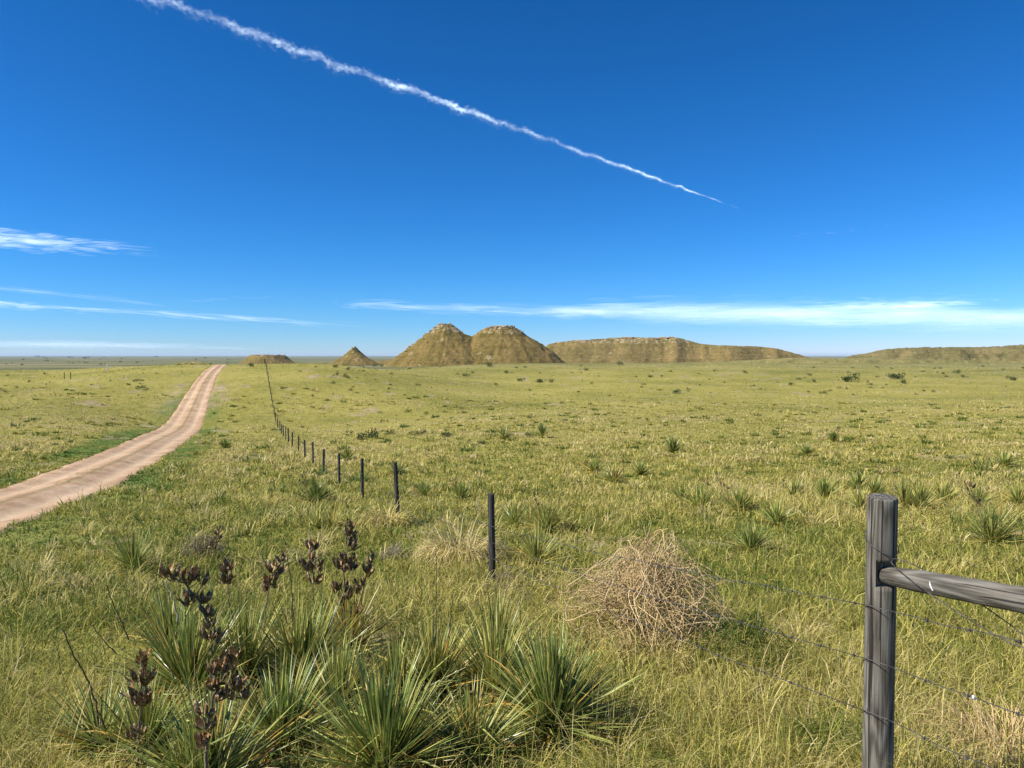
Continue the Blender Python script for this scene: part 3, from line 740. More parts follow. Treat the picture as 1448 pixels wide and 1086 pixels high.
    for (px, py, hpx) in ((396, 517, 16),):
        D = 172; x = (px - 724) / F0 * D; g = float(T(x, D))
        o = meshobj('fence_post', far_mesh); o.location = (x, D, g); o.scale = (1.1, 1.1, 2.0)
        tag(o, 'taller dark post standing alone on the crest right of the fence line', 'fence post')
    # barbed strands
    bs = Soup()
    for sgn in (0, 1):
        pts = [(0.0052 * math.cos(t + sgn * 3.1), 0.006 * (t / 9 - 1) , 0.0052 * math.sin(t + sgn * 3.1)) for t in np.linspace(0, 12.5, 16)]
        pts = [(-0.013 - 0.004 * sgn, -0.006, 0.013 - 0.026 * sgn)] + pts + [(0.013, 0.006, 0.013 - 0.02 * sgn)]
        tube(bs, pts, 0.0012, 4)
    barb = bs.mesh('barb', [M['wire']])
    names = ['second', 'third', 'lowest']
    for wi, wz in enumerate(WOFF[1:]):
        pts = []; s_ = Soup()
        P = []
        for k, (x, y, g, tz, r) in enumerate(POSTS):
            frac = wz / (POSTS[1][3] - POSTS[1][2])
            hh = tz - g
            z = tz - wz * min(1, hh / 1.4)
            P.append(np.array([x + FN[0] * (r + 0.004), y + FN[1] * (r + 0.004), z]))
        for a_, b_ in zip(P[:-1], P[1:]):
            L = np.linalg.norm(b_ - a_); m_ = 16 if a_[1] < 40 else 3
            for q in range(m_):
                t = q / m_; pts.append(a_ * (1 - t) + b_ * t - np.array([0, 0, 0.028 * L / 5 * 4 * t * (1 - t)]) + (np.array([0, 0, rng.normal(0, 0.004)]) if 0 < q else 0))
        pts.append(P[-1])
        pts = np.array(pts)
        root_w = pts[16]
        tube(s_, pts - root_w, np.where(pts[:, 1] < 12, 0.0021, 0.003), 5)
        w_ = empty('barbed_wire', root_w, f'rusty grey barbed wire strand, {["upper", "middle", "lower"][wi]} of the three nailed across the corner post', 'barbed wire', 'barbed wire strands of the fence')
        meshobj('strand', s_.mesh('strand', [M['wire']]), w_)
        acc = 0.08
        for a_, b_ in zip(pts[:-1], pts[1:]):
            if b_[1] > 10.5: break
            L = np.linalg.norm(b_ - a_)
            while acc < L:
                o = meshobj('barb', barb, w_); o.location = a_ + (b_ - a_) * acc / L - root_w
                o.rotation_euler = (rng.random() * 3, 0.0, math.atan2(b_[1] - a_[1], b_[0] - a_[0]) - math.pi / 2)
                acc += 0.22
            acc -= L
        if wi == 1:
            best = min(pts[:17], key=lambda q: abs((q[0] / q[1]) - (1404 - 724) / F0))
            i0 = int(np.argmin(np.abs(pts[:17, 0] / pts[:17, 1] - (1404 - 724) / F0)))
            s2 = Soup(); boulder(s2, (0, 0, 0), (0.006, 0.006, 0.007), 3); boulder(s2, (0.005, 0, -0.006), (0.004, 0.005, 0.005), 4)
            o = meshobj('fleece_scrap', s2.mesh('fleece_scrap', [M['white']]))
            a_, b_ = pts[i0], pts[min(i0 + 1, 16)]
            o.location = a_; tag(o, 'tiny white scrap snagged on the barbed wire right of the corner post', 'scrap')

# ------------------------------------------------------------------ plants
def rosette(soup, c, n, L, w, g, lo=0.05, hi=1.45, dry0=0.3, drysd=0.13, segs=4, droop=0.12, az=None, bias=1.0):
    la, ll_ = g.random() * 6.28, g.uniform(0.05, 0.38)     # the whole head leans a little
    for i in range(n):
        a = g.random() * 2 * math.pi if az is None else g.normal(az[0], az[1])
        q = g.random() ** bias
        pol = min(1.75, max(0.02, lo + (hi - lo) * q + ll_ * math.cos(a - la)))
        kink = int(g.integers(1, segs)) if g.random() < 0.045 else -1; kv = g.uniform(0.5, 1.4)
        ll = L * g.uniform(0.65, 1.08) * (1 - 0.15 * abs(q - 0.5))
        dd = np.clip(dry0 + g.normal(0, drysd) + (0.35 if g.random() < 0.06 else 0) + (0.18 * (q > 0.86)), 0, 1)
        h = np.array([math.cos(a), math.sin(a), 0]); sd = np.array([-math.sin(a), math.cos(a), 0])
        cur = np.array(c) + h * 0.02 * g.random() + sd * g.normal(0, 0.02); ang = pol; V = []; tt = []
        dr = droop * g.uniform(-0.3, 1.0) * (0.5 + q)
        roll = g.normal(0, 0.35)
        for k in range(segs + 1):
            t = k / segs
            wk = w * (1.0 if k == 0 else (1 - t ** 2.2) * 1.05 + 0.04) * 0.5
            fwd = h * math.sin(ang) + np.array([0, 0, 1]) * math.cos(ang)
            upv = np.cross(sd, fwd); upv = upv if upv[2] > 0 else -upv
            s2 = sd * math.cos(roll) + upv * math.sin(roll); u2 = upv * math.cos(roll) - sd * math.sin(roll)
            V += [cur - s2 * wk + u2 * wk * 0.45, cur, cur + s2 * wk + u2 * wk * 0.45]
            cur = cur + fwd * ll / segs; ang += dr / segs + (kv if k == kink else 0)
        Q = []
        for k in range(segs):
            b0 = 3 * k; Q += [(b0, b0 + 1, b0 + 4, b0 + 3), (b0 + 1, b0 + 2, b0 + 5, b0 + 4)]
        edge = np.tile([0.16, -0.04, 0.16], segs + 1)
        tip = np.repeat(np.linspace(-0.05, 0.08, segs + 1), 3)
        soup.add(V, Q, (), np.clip(dd + edge + tip, 0, 1), g.random())

def pod_mesh(seed):
    g = np.random.default_rng(seed); s_ = Soup()
    L, Rr = 0.052, 0.0155; open_ = g.uniform(0.4, 1.0)
    for v_ in range(3):
        a0 = v_ * 2.094 + g.normal(0, 0.12); op = open_ * g.uniform(0.7, 1.4)
        rows, cols = 6, 5
        for inner in (0, 1):
            V = []
            for i in range(rows):
                t = i / (rows - 1)
                r = Rr * (math.sin(math.pi * min(1, t * 0.92 + 0.08)) ** 0.6) * (0.93 if inner else 1.0)
                for j in range(cols):
                    s = (j / (cols - 1) - 0.5) * 1.75 * (1 - 0.35 * t)
                    x = r * math.cos(s) ; y = r * math.sin(s)
                    x += op * 0.022 * t * t
                    z = L * t * (1 - 0.06 * op) + (0.006 * g.random() if i == rows - 1 else 0)
                    V.append((x * math.cos(a0) - y * math.sin(a0), x * math.sin(a0) + y * math.cos(a0), z))
            Q = []
            for i in range(rows - 1):
                for j in range(cols - 1):
                    q = (i * cols + j, i * cols + j + 1, (i + 1) * cols + j + 1, (i + 1) * cols + j)
                    Q.append(q if not inner else q[::-1])
            s_.add(V, Q, (), 0.5, 0.5, inner)
    return s_.mesh('seed_pod', [M['pod_out'], M['pod_in']], True)
PODS = None

def stalk(root, base_world, pts, r0, r1, pods, g, size=1.0, dry=0.3):
    """pts: world points from the base up; pods: list of (t, side, tilt) or world points"""
    s_ = Soup(); o = np.array(root.location)
    P = np.array(pts) - o
    # densify
    t = np.linspace(0, len(P) - 1, 5 * len(P)); P2 = np.stack([np.interp(t, np.arange(len(P)), P[:, k]) for k in range(3)], 1)
    P2[1:-1] += g.normal(0, 0.003 * size, (len(P2) - 2, 3))
    tube(s_, P2, np.linspace(r0, r1, len(P2)), 6, dry + 0.15 * np.sin(np.arange(len(P2) * 6 + 2)), 0.6)
    st = meshobj('flower_stalk', s_.mesh('flower_stalk', [M['twig']]), root)
    for pw in pods:
        p = np.array(pw[:3]) - o
        i = int(np.argmin(np.linalg.norm(P2 - p, axis=1))); anchor = P2[i]
        d = p - anchor
        if np.linalg.norm(d) > 0.022:                     # a little side twig carries it
            tw = Soup(); tube(tw, [anchor, anchor * 0.5 + p * 0.5 + (0, 0, -0.004), p], [r1 * 0.8, r1 * 0.6, r1 * 0.6], 5, 0.25, 0.5)
            meshobj('side_twig', tw.mesh('side_twig', [M['twig']]), st)
        q = meshobj('seed_pod', PODS[int(g.integers(len(PODS)))], st); q.location = p
        hd = math.atan2(d[1], d[0]) + g.normal(0, 0.6) if np.linalg.norm(d) > 0.01 else g.random() * 6.28
        tl = g.uniform(0.1, 0.6)
        q.rotation_euler = (0, tl, hd); sc = 1.22 * size * g.uniform(0.65, 1.2); q.scale = (sc, sc, sc)
    return st

def pods_along(pts, n, t0, t1, g, spread):
    P = np.array(pts); out = []
    for k in range(n):
        t = (t0 + (t1 - t0) * (k + g.uniform(-0.3, 0.3)) / max(1, n - 1)) * (len(P) - 1)
        t = min(max(t, 0), len(P) - 1)
        b = np.array([np.interp(t, np.arange(len(P)), P[:, q]) for q in range(3)])
        a = k * 2.4 + g.normal(0, 0.4)
        rr = spread * (1 - 0.6 * (k / max(1, n - 1)))
        out.append(b + np.array([math.cos(a) * rr, math.sin(a) * rr, g.uniform(-0.3, 0.5) * rr]))
    return out

def yucca(px, py, L, n, label, heads=1, dry0=0.3, spreadm=0.0, lo=0.05, hi=1.55, w=0.0142, stalks=(), group='yucca plants in the pasture', seed=None, orange=0, clear=True):
    g = np.random.default_rng(int(seed if seed is not None else px * 7 + py))
    p = at(px, py)
    near = p[1] < 6.5
    n = int(n * (2.0 if near else 1.6)); L = L * ((1.15 if py > 1000 else 1.32) if near else 1.5); dry0 = dry0 + (0.02 if near else 0.04)
    root = empty('yucca', p, label, 'yucca', group)
    s_ = Soup()
    w = max(w, 0.0014 * p[1])
    for h in range(heads):
        a = g.random() * 6.28
        c = np.array([math.cos(a), math.sin(a), 0]) * spreadm * (0 if h == 0 else g.uniform(0.5, 1)); c[2] = float(T(p[0] + c[0], p[1] + c[1])) - p[2] + 0.03
        rosette(s_, c, n // heads, L * (1 if h == 0 else g.uniform(0.75, 1)), w, g, lo, hi, dry0, 0.13, 4 if p[1] < 12 else 3)
    if orange:
        rosette(s_, (0.0, -0.02, 0.04), orange, L * 0.75, w, g, 0.02, 0.45, 0.86, 0.08)
    # old dry leaves hanging round the base
    rosette(s_, (0, 0, 0.03), max(4, n // 5), L * 0.75, w, g, 1.25, 1.8, 0.72, 0.12, 4, droop=0.9)
    rosette(s_, (0, 0, 0.03), max(2, n // 14), L * 0.95, w, g, 0.2, 1.3, 0.74, 0.12, 4, droop=1.2)
    meshobj('leaves', s_.mesh('leaves', [M['yucca']], False), root)
    if clear: CLEAR.append((p[0], p[1], L * (0.8 if near else 0.6)))
    for s in stalks:
        dd = p[1] + s.get('dd', 0)
        pts = [at_d(q[0], q[1], dd + 0.05 * k * s.get('lean', 0)) for k, q in enumerate(s['pts'])]
        if 'pods' in s and not isinstance(s['pods'], int): pd = [at_d(q[0], q[1], dd + g.normal(0, 0.02)) for q in s['pods']]
        else: pd = pods_along(pts, s.get('pods', 0), s.get('t0', 0.5), 1.0, g, s.get('spread', 0.03)) if s.get('pods', 0) else []
        if near and len(pd) > 3:
            pd = pd + [q + g.normal(0, 0.013, 3) - np.array([0, 0, 0.012]) for q in pd if g.random() < 0.8]
        stalk(root, p, pts, s.get('r', 0.005) * 1.3, s.get('r1', 0.003) * 1.25, pd, g, s.get('size', 1.0) * (1.35 if near and py < 1000 else 1.0), s.get('dry', 0.45))
    return root

def build_plants():
    global PODS
    PODS = [pod_mesh(200 + k) for k in range(7)]
    Gf = 'yucca thicket in front of the camera'
    yucca(268, 985, 0.52, 190, 'large dark green yucca carrying the tall crowded pod stalk, at the left of the thicket', 2, 0.27, 0.12, group=Gf, stalks=[
        dict(pts=[(285, 1000), (300, 950), (299, 895), (285, 855), (262, 825), (238, 815)], size=1.0, r=0.007, r1=0.004,
             pods=[(236, 812), (250, 815), (256, 822), (266, 824), (273, 818), (281, 822), (264, 852), (272, 851), (287, 853), (292, 868), (299, 872), (298, 888), (306, 900), (293, 902), (302, 905)], dd=-0.1),
        dict(pts=[(232, 820), (246, 850), (252, 880)][::-1], r=0.004, r1=0.003, dry=0.95)])
    yucca(205, 1075, 0.42, 110, 'yucca at the bottom left with rusty split pods on a straight stalk', 1, 0.33, 0.1, group=Gf, stalks=[
        dict(pts=[(194, 1090), (196, 1040), (199, 990), (203, 930)], size=0.95, r=0.005, dd=-0.25,
             pods=[(204, 932), (199, 938), (200, 958), (212, 962), (207, 968), (188, 985), (197, 996), (206, 988), (190, 998), (208, 995), (195, 1038), (190, 1044), (200, 1040)]),
        dict(pts=[(150, 1035), (138, 1000), (122, 960), (104, 925), (88, 890)], r=0.004, r1=0.0022, dry=0.05)])
    yucca(300, 1120, 0.5, 170, 'yucca cut by the bottom edge below the crowded pod stalk', 2, 0.3, 0.15, group=Gf, stalks=[
        dict(pts=[(290, 1100), (292, 1040), (300, 985), (318, 955), (332, 930)], size=0.95, r=0.006, dd=-0.3,
             pods=[(334, 928), (328, 934), (320, 940), (312, 944), (304, 946), (298, 952), (296, 972), (302, 976), (328, 968), (333, 975), (338, 980), (291, 1010), (296, 1016), (294, 1045), (286, 1050), (300, 1030), (310, 990), (320, 985), (288, 1030)])])
    yucca(420, 965, 0.50, 170, 'green yucca behind the thicket with a bare dark stalk in its middle', 2, 0.34, 0.14, group=Gf, stalks=[
        dict(pts=[(420, 960), (416, 880), (412, 830), (406, 785)], r=0.004, r1=0.002, dry=0.05),
        dict(pts=[(372, 900), (377, 850), (385, 815), (403, 785)], size=0.9, r=0.004, dd=0.3, pods=[(402, 787), (398, 794), (391, 800), (394, 808), (384, 806), (388, 818), (380, 822), (386, 829), (378, 835)]),
        dict(pts=[(326, 900), (323, 850), (322, 805)], size=0.9, r=0.0035, dd=0.4, pods=[(321, 802), (325, 806), (319, 812), (326, 818), (318, 822), (323, 826)])])
    yucca(492, 925, 0.46, 120, 'yellowing yucca under the tallest pod stalk', 1, 0.55, 0.1, group=Gf, stalks=[
        dict(pts=[(490, 960), (489, 900), (486, 850), (487, 800), (493, 765), (497, 744)], size=1.05, r=0.006, dd=-0.05,
             pods=[(498, 748), (494, 756), (500, 760), (493, 770), (499, 776), (484, 792), (492, 793), (500, 791), (480, 802), (489, 806), (499, 804), (478, 835), (486, 838), (492, 846), (483, 848), (502, 862), (498, 868), (508, 868), (478, 888), (486, 894), (494, 908), (502, 906)]),
        dict(pts=[(505, 880), (512, 840), (520, 810), (528, 786)], size=0.9, r=0.004, dd=0.05, pods=[(528, 788), (524, 796), (518, 806), (523, 812), (504, 826), (514, 830), (508, 836)]),
        dict(pts=[(446, 910), (444, 860), (443, 810), (441, 768)], size=1.0, r=0.004, dd=0.2, pods=[(441, 770), (437, 776), (445, 778), (440, 790), (434, 802), (443, 804), (454, 800), (436, 808), (450, 806), (441, 824), (447, 824)])])
    yucca(540, 1100, 0.56, 240, 'big grey green yucca filling the middle of the bottom edge', 2, 0.27, 0.15, group=Gf)
    yucca(612, 985, 0.46, 130, 'yucca with a burst of orange dead leaves in its heart', 1, 0.36, 0.1, group=Gf, orange=26, stalks=[
        dict(pts=[(617, 960), (616, 900), (617, 850), (616, 775)], r=0.004, r1=0.0018, dry=0.35),
        dict(pts=[(633, 960), (634, 905), (637, 870), (641, 838)], r=0.004, r1=0.002, dry=0.05)])
    yucca(702, 935, 0.42, 70, 'smaller upright yucca below the nearest dark line post', 1, 0.36, 0.05, lo=0.02, hi=1.0, group=Gf, stalks=[
        dict(pts=[(728, 945), (730, 905), (737, 870), (735, 832)], r=0.0035, r1=0.002, dry=0.6)])
    yucca(785, 1035, 0.56, 250, 'big round yucca standing alone at the right end of the thicket', 2, 0.28, 0.1, group=Gf, seed=411)
    yucca(395, 1060, 0.46, 120, 'low yucca in the gap between the two bottom edge clumps', 1, 0.3, 0.1, group=Gf)
    yucca(345, 965, 0.48, 110, 'yucca tucked behind the crowded pod stalk', 1, 0.36, 0.1, group=Gf)
    yucca(140, 1060, 0.38, 60, 'small flat yucca at the outer left of the thicket', 1, 0.33, 0.1, lo=0.5, hi=1.45, group=Gf, stalks=[
        dict(pts=[(182, 905), (168, 870), (158, 850), (150, 826)], r=0.0035, r1=0.002, dry=0.05, dd=0.8), dict(pts=[(165, 925), (142, 900), (127, 882)], r=0.003, r1=0.0015, dry=0.1, dd=0.6)])
    yucca(478, 1010, 0.46, 100, 'green yucca standing in front of the tallest pod stalk', 1, 0.36, 0.1, group=Gf)
    yucca(240, 925, 0.44, 90, 'half hidden yucca at the back left corner of the thicket', 1, 0.36, 0.1, lo=0.1, hi=1.2, group=Gf)
    yucca(560, 1000, 0.42, 80, 'yucca squeezed between the orange hearted one and the big grey green one', 1, 0.33, 0.1, group=Gf)
    yucca(668, 1075, 0.42, 90, 'low yucca on the bottom edge between the two biggest clumps', 1, 0.36, 0.1, group=Gf)
    yucca(700, 985, 0.44, 90, 'pale yucca just behind the big round one', 1, 0.42, 0.1, lo=0.02, hi=1.1, group=Gf)
    # pasture plants
    yucca(190, 808, 0.44, 110, 'round grey green yucca on its own near the road, left of the dead brush', 1, 0.3, 0.05)
    yucca(446, 712, 0.5, 120, 'dark yucca with brown pods left of the line posts', 1, 0.2, 0.05, stalks=[
        dict(pts=[(440, 712), (434, 690), (428, 672)], size=1.2, r=0.008, pods=[(427, 674), (431, 676), (424, 681), (436, 680), (430, 684), (434, 686)]), dict(pts=[(446, 712), (449, 690), (453, 668)], size=1.2, r=0.008, pods=[(453, 669), (450, 674), (455, 672)])])
    yucca(652, 708, 0.4, 70, 'small yucca between the second and the nearest line post', 1, 0.3, 0.05, stalks=[dict(pts=[(650, 708), (645, 690), (643, 678)], size=1.2, r=0.008, pods=[(643, 679), (645, 684), (642, 686)])])
    yucca(772, 752, 0.46, 120, 'spreading yucca behind the nearest line post', 2, 0.36, 0.2, stalks=[dict(pts=[(770, 750), (762, 720), (755, 698)], size=1.0, r=0.006, dry=0.1, pods=[(756, 700), (758, 708), (761, 714), (776, 722)])])
    yucca(758, 800, 0.42, 80, 'bright yucca just right of the nearest line post', 1, 0.42, 0.05)
    yucca(1061, 780, 0.36, 100, 'dark bushy yucca in the middle of the pasture left of the corner post', 1, 0.25, 0.05)
    yucca(1165, 707, 0.42, 90, 'upright yucca a little above and left of the corner post top', 1, 0.24, 0.05, lo=0.02, hi=1.0)
    yucca(1215, 722, 0.4, 50, 'thin yucca right behind the corner post', 1, 0.42, 0.05)
    yucca(1300, 722, 0.55, 130, 'wide yucca with dead leaves under it, just right of the corner post top', 2, 0.34, 0.5, stalks=[
        dict(pts=[(1262, 700), (1264, 680), (1266, 664)], size=1.2, r=0.006, pods=[(1264, 664), (1268, 668), (1272, 663)])])
    yucca(1335, 712, 0.45, 80, 'yucca leaning out behind the wide one by the corner post', 1, 0.36, 0.05, stalks=[dict(pts=[(1335, 710), (1342, 690), (1354, 672)], size=1.2, r=0.006, pods=[(1352, 672), (1347, 674), (1356, 670)])])
    yucca(1402, 770, 0.48, 140, 'big green yucca near the right edge with one crooked pod stalk', 2, 0.28, 0.15, stalks=[
        dict(pts=[(1392, 765), (1385, 730), (1376, 700), (1368, 682)], size=1.3, r=0.007, pods=[(1366, 684), (1372, 688), (1369, 694), (1376, 690), (1370, 700), (1378, 703), (1383, 712), (1386, 716)])])
    yucca(1440, 714, 0.42, 80, 'small yucca at the right edge of the pasture', 1, 0.34, 0.05)
    yucca(868, 684, 0.5, 90, 'pale yucca clump with one dark pod stalk, beyond the tumbleweed', 2, 0.46, 0.3, stalks=[dict(pts=[(880, 684), (882, 660), (882, 645)], size=1.3, r=0.01, pods=[(882, 646), (881, 652), (884, 656)])])
    yucca(985, 716, 0.42, 100, 'straggling yucca with two short pod stalks', 2, 0.36, 0.5, stalks=[
        dict(pts=[(1002, 716), (1001, 695), (1000, 677)], size=1.2, r=0.008, pods=[(1000, 677), (998, 683), (1003, 686)]), dict(pts=[(1035, 716), (1030, 700), (1020, 684)], size=1.2, r=0.008, pods=[(1020, 685), (1025, 688), (1029, 692)])])
    yucca(1045, 722, 0.42, 80, 'low green yucca beside the straggling pair of pod stalks', 1, 0.34, 0.3)
    yucca(952, 640, 0.6, 70, 'dark low yucca in the middle distance left of the dark stalks', 1, 0.16, 0.2)
    yucca(1178, 626, 0.55, 60, 'dark upright yucca with stalks in the tall yellow grass', 1, 0.1, 0.2, lo=0.02, hi=0.8, stalks=[dict(pts=[(1186, 626), (1186, 604)], size=1.8, r=0.015, dry=0.0, pods=[(1186, 606), (1184, 610)]), dict(pts=[(1164, 626), (1163, 608)], size=1.8, r=0.012, dry=0.0, pods=[(1163, 609), (1164, 612)])])
    yucca(318, 634, 0.5, 60, 'small dark yucca on the slope between road and fence', 1, 0.2, 0.1)
    yucca(490, 652, 0.6, 70, 'yucca with tiny pods behind the fourth line post', 1, 0.2, 0.1, stalks=[dict(pts=[(488, 652), (486, 634)], size=1.7, r=0.012, pods=[(485, 634), (487, 638)]), dict(pts=[(491, 652), (493, 633)], size=1.7, r=0.012, pods=[(493, 634)])])
    yucca(712, 620, 0.7, 60, 'yellow green low yucca far out in the pasture', 2, 0.4, 0.6)
    yucca(766, 619, 0.7, 40, 'dark thin upright yucca far out in the pasture', 1, 0.08, 0.1, lo=0.02, hi=0.7)
    yucca(470, 748, 0.36, 70, 'low yucca tuft in the grass below the dark podded one', 2, 0.4, 0.3)

def more_yuccas():
    st = lambda x, y, h: [dict(pts=[(x, y), (x + 2, y - h * 0.6), (x + 5, y - h)], size=1.4, r=0.007, dry=0.1, pods=[(x + 5, y - h), (x + 2, y - h * 0.85), (x + 6, y - h * 0.75), (x + 3, y - h * 0.6)])]
    for (x, y, L, n, lab, h) in [
        (905, 672, 0.42, 50, 'small yucca behind and right of the pale clump', 0), (1122, 704, 0.4, 60, 'small yucca halfway between the low green one and the upright one', 0),
        (1238, 702, 0.42, 70, 'podded yucca showing over the top of the corner post', 34), (1277, 708, 0.42, 70, 'yucca wedged against the left side of the wide one', 0),
        (1098, 742, 0.36, 60, 'low yucca to the right of the dark bushy one', 0), (1383, 716, 0.42, 60, 'low yucca behind the big green one at the right', 0),
        (1140, 645, 0.5, 50, 'small dark yucca below the dark upright one in the yellow grass', 0), (1212, 694, 0.42, 60, 'yucca with one thin pod stalk behind the corner post', 26),
        (728, 745, 0.36, 60, 'small yucca right behind the nearest line post', 0), (600, 702, 0.36, 50, 'small yucca right of the second line post', 0),
        (1420, 660, 0.5, 50, 'small dark yucca far back near the right edge', 0), (560, 672, 0.45, 40, 'low dark yucca behind the third and second line posts', 0),
        (965, 712, 0.42, 60, 'yucca just left of the straggling pair of pod stalks', 0), (840, 668, 0.45, 50, 'small yucca left of the pale clump', 0)]:
        yucca(x, y, L, n, lab, 1, 0.26, 0.08, stalks=st(x, y - 6, h) if h else ())

def grass_clump(px, py, L, n, label, dry0, seed, hi=1.3, drysd=0.12, rad=0.12, mat_='grass', name='grass_tuft', cat='grass tuft'):
    g = np.random.default_rng(seed); p = at(px, py)
    a = g.random(n) * 6.28; rr = rad * np.sqrt(g.random(n))
    base = np.stack([rr * np.cos(a), rr * np.sin(a), np.zeros(n)], 1)
    base[:, 2] = T(p[0] + base[:, 0], p[1] + base[:, 1]) - p[2] - 0.01
    V, Q, Tr = blades(base, a + g.normal(0, 0.5, n), L * g.uniform(0.5, 1.15, n), np.full(n, max(0.0048, 0.0013 * p[1])), g.uniform(0.05, hi * 0.6, n), g.normal(hi, 0.5, n), 5)
    me = npmesh(name, V.reshape(-1, 3), Q, Tr, {'dry': np.repeat(np.clip(g.normal(dry0, drysd, n), 0, 1), 11), 'rnd': np.repeat(g.random(n), 11)}, [M[mat_]], False)
    o = meshobj(name, me); o.location = p
    CLEAR.append((p[0], p[1], rad))
    return tag(o, label, cat, 'bunches of taller grass')

def tangle(name, p, rx, rz, n, label, cat, material, dry0, seed, wr=0.0022, steps=9, curl=0.55, group=None, top=0.0):
    g = np.random.default_rng(seed); s_ = Soup()
    for i in range(n):
        u = g.normal(0, 1, 3); u /= np.linalg.norm(u); u[2] = abs(u[2]) * 1.0 - 0.12
        r0 = g.random() ** 0.6 * 0.75
        c = np.array([u[0] * rx * r0, u[1] * rx * r0, max(0.02, rz * (0.45 + 0.5 * u[2] * r0))])
        d = u * 0.7 + g.normal(0, 0.7, 3); d /= np.linalg.norm(d)
        st = rx * g.uniform(0.05, 0.15); P = [c]; lim = 0.86 + 0.42 * float(vnoise(math.atan2(u[1], u[0]) * 2.2 + 20, u[2] * 3 + 9, seed))
        ax = g.normal(0, 1, 3); ax /= np.linalg.norm(ax)
        for k in range(steps):
            d = d + np.cross(ax, d) * curl * g.uniform(0.2, 1.1) + g.normal(0, 0.12, 3); d /= np.linalg.norm(d)
            q = P[-1] + d * st
            e = math.sqrt((q[0] / rx) ** 2 + (q[1] / rx) ** 2 + ((q[2] - rz * 0.42) / (rz * 0.62)) ** 2)
            if e > lim: d = d - 0.8 * np.array([q[0], q[1], (q[2] - rz * 0.4)]) / rx; d /= np.linalg.norm(d); q = P[-1] + d * st
            q[2] = max(q[2], 0.01)
            P.append(q)
        P = np.array(P)
        sh = 1 - 0.42 * sstep(0.3, 1.0, P[:, 2] / rz); P[:, 0] = P[:, 0] * sh + top * P[:, 2]; P[:, 1] *= sh
        w = wr * g.uniform(0.6, 1.5)
        tube(s_, P, np.linspace(w, w * 0.55, len(P)), 3, np.clip(dry0 + g.normal(0, 0.2), 0, 1), g.random(), cap=False)
    if name == 'tumbleweed':                              # stray whips, and a few thick stems forking from the root
        for i in range(230):
            a = g.random() * 6.28; d = np.array([math.cos(a), math.sin(a), g.uniform(-0.1, 1.1)]); d /= np.linalg.norm(d)
            c = d * np.array([rx, rx, rz]) * g.uniform(0.35, 0.75); c[2] = max(c[2], 0.03); P = [c]; ax = g.normal(0, 1, 3)
            for k in range(8):
                d = d + np.cross(ax, d) * 0.22 * g.random() + g.normal(0, 0.16, 3) - np.array([0, 0, 0.07]); d /= np.linalg.norm(d)
                q = P[-1] + d * rx * 0.085; q[2] = max(q[2], 0.02); P.append(q)
            tube(s_, P, np.linspace(wr * 0.8, wr * 0.4, 9), 3, np.clip(dry0 + g.normal(0.05, 0.2), 0, 1), g.random(), cap=False)
        for i in range(16):
            a = g.random() * 6.28; d = np.array([math.cos(a), math.sin(a), g.uniform(0.4, 1.6)]); d /= np.linalg.norm(d); P = [np.array([0.05, -0.05, 0.02])]
            for k in range(9):
                d = d + g.normal(0, 0.2, 3); d /= np.linalg.norm(d); P.append(P[-1] + d * rx * 0.10)
            tube(s_, P, np.linspace(0.009, 0.003, 10), 5, 0.35, g.random())
    o = meshobj(name, s_.mesh(name, [M[material]])); o.location = p
    return tag(o, label, cat, group)

def bush_mesh(seed, n, flat=0.55, leaf=0.10):
    g = np.random.default_rng(seed); s_ = Soup()
    cl = [(g.normal(0, 0.28), g.normal(0, 0.28), g.uniform(0.15, 0.7) * flat, g.uniform(0.18, 0.34)) for _ in range(6)]
    for i in range(n):
        c = cl[int(g.integers(len(cl)))]
        u = g.normal(0, 1, 3); u /= np.linalg.norm(u)
        p = np.array([c[0], c[1], c[2]]) + u * c[3] * g.random() ** 0.4 * np.array([1, 1, flat * 1.2]); p[2] = max(p[2], 0.02)
        d = u + g.normal(0, 0.5, 3) + np.array([0, 0, 0.7]); d /= np.linalg.norm(d)
        sd = np.cross(d, g.normal(0, 1, 3)); sd /= np.linalg.norm(sd)
        l = leaf * g.uniform(0.6, 1.5)
        s_.add([p - sd * l * 0.22, p + d * l * 0.5 - sd * l * 0.3, p + d * l, p + d * l * 0.5 + sd * l * 0.3], [(0, 1, 2, 3)], (), np.clip(g.normal(0.45, 0.25), 0, 1), g.random())
    return s_.mesh('shrub', [M['shrub']], False)

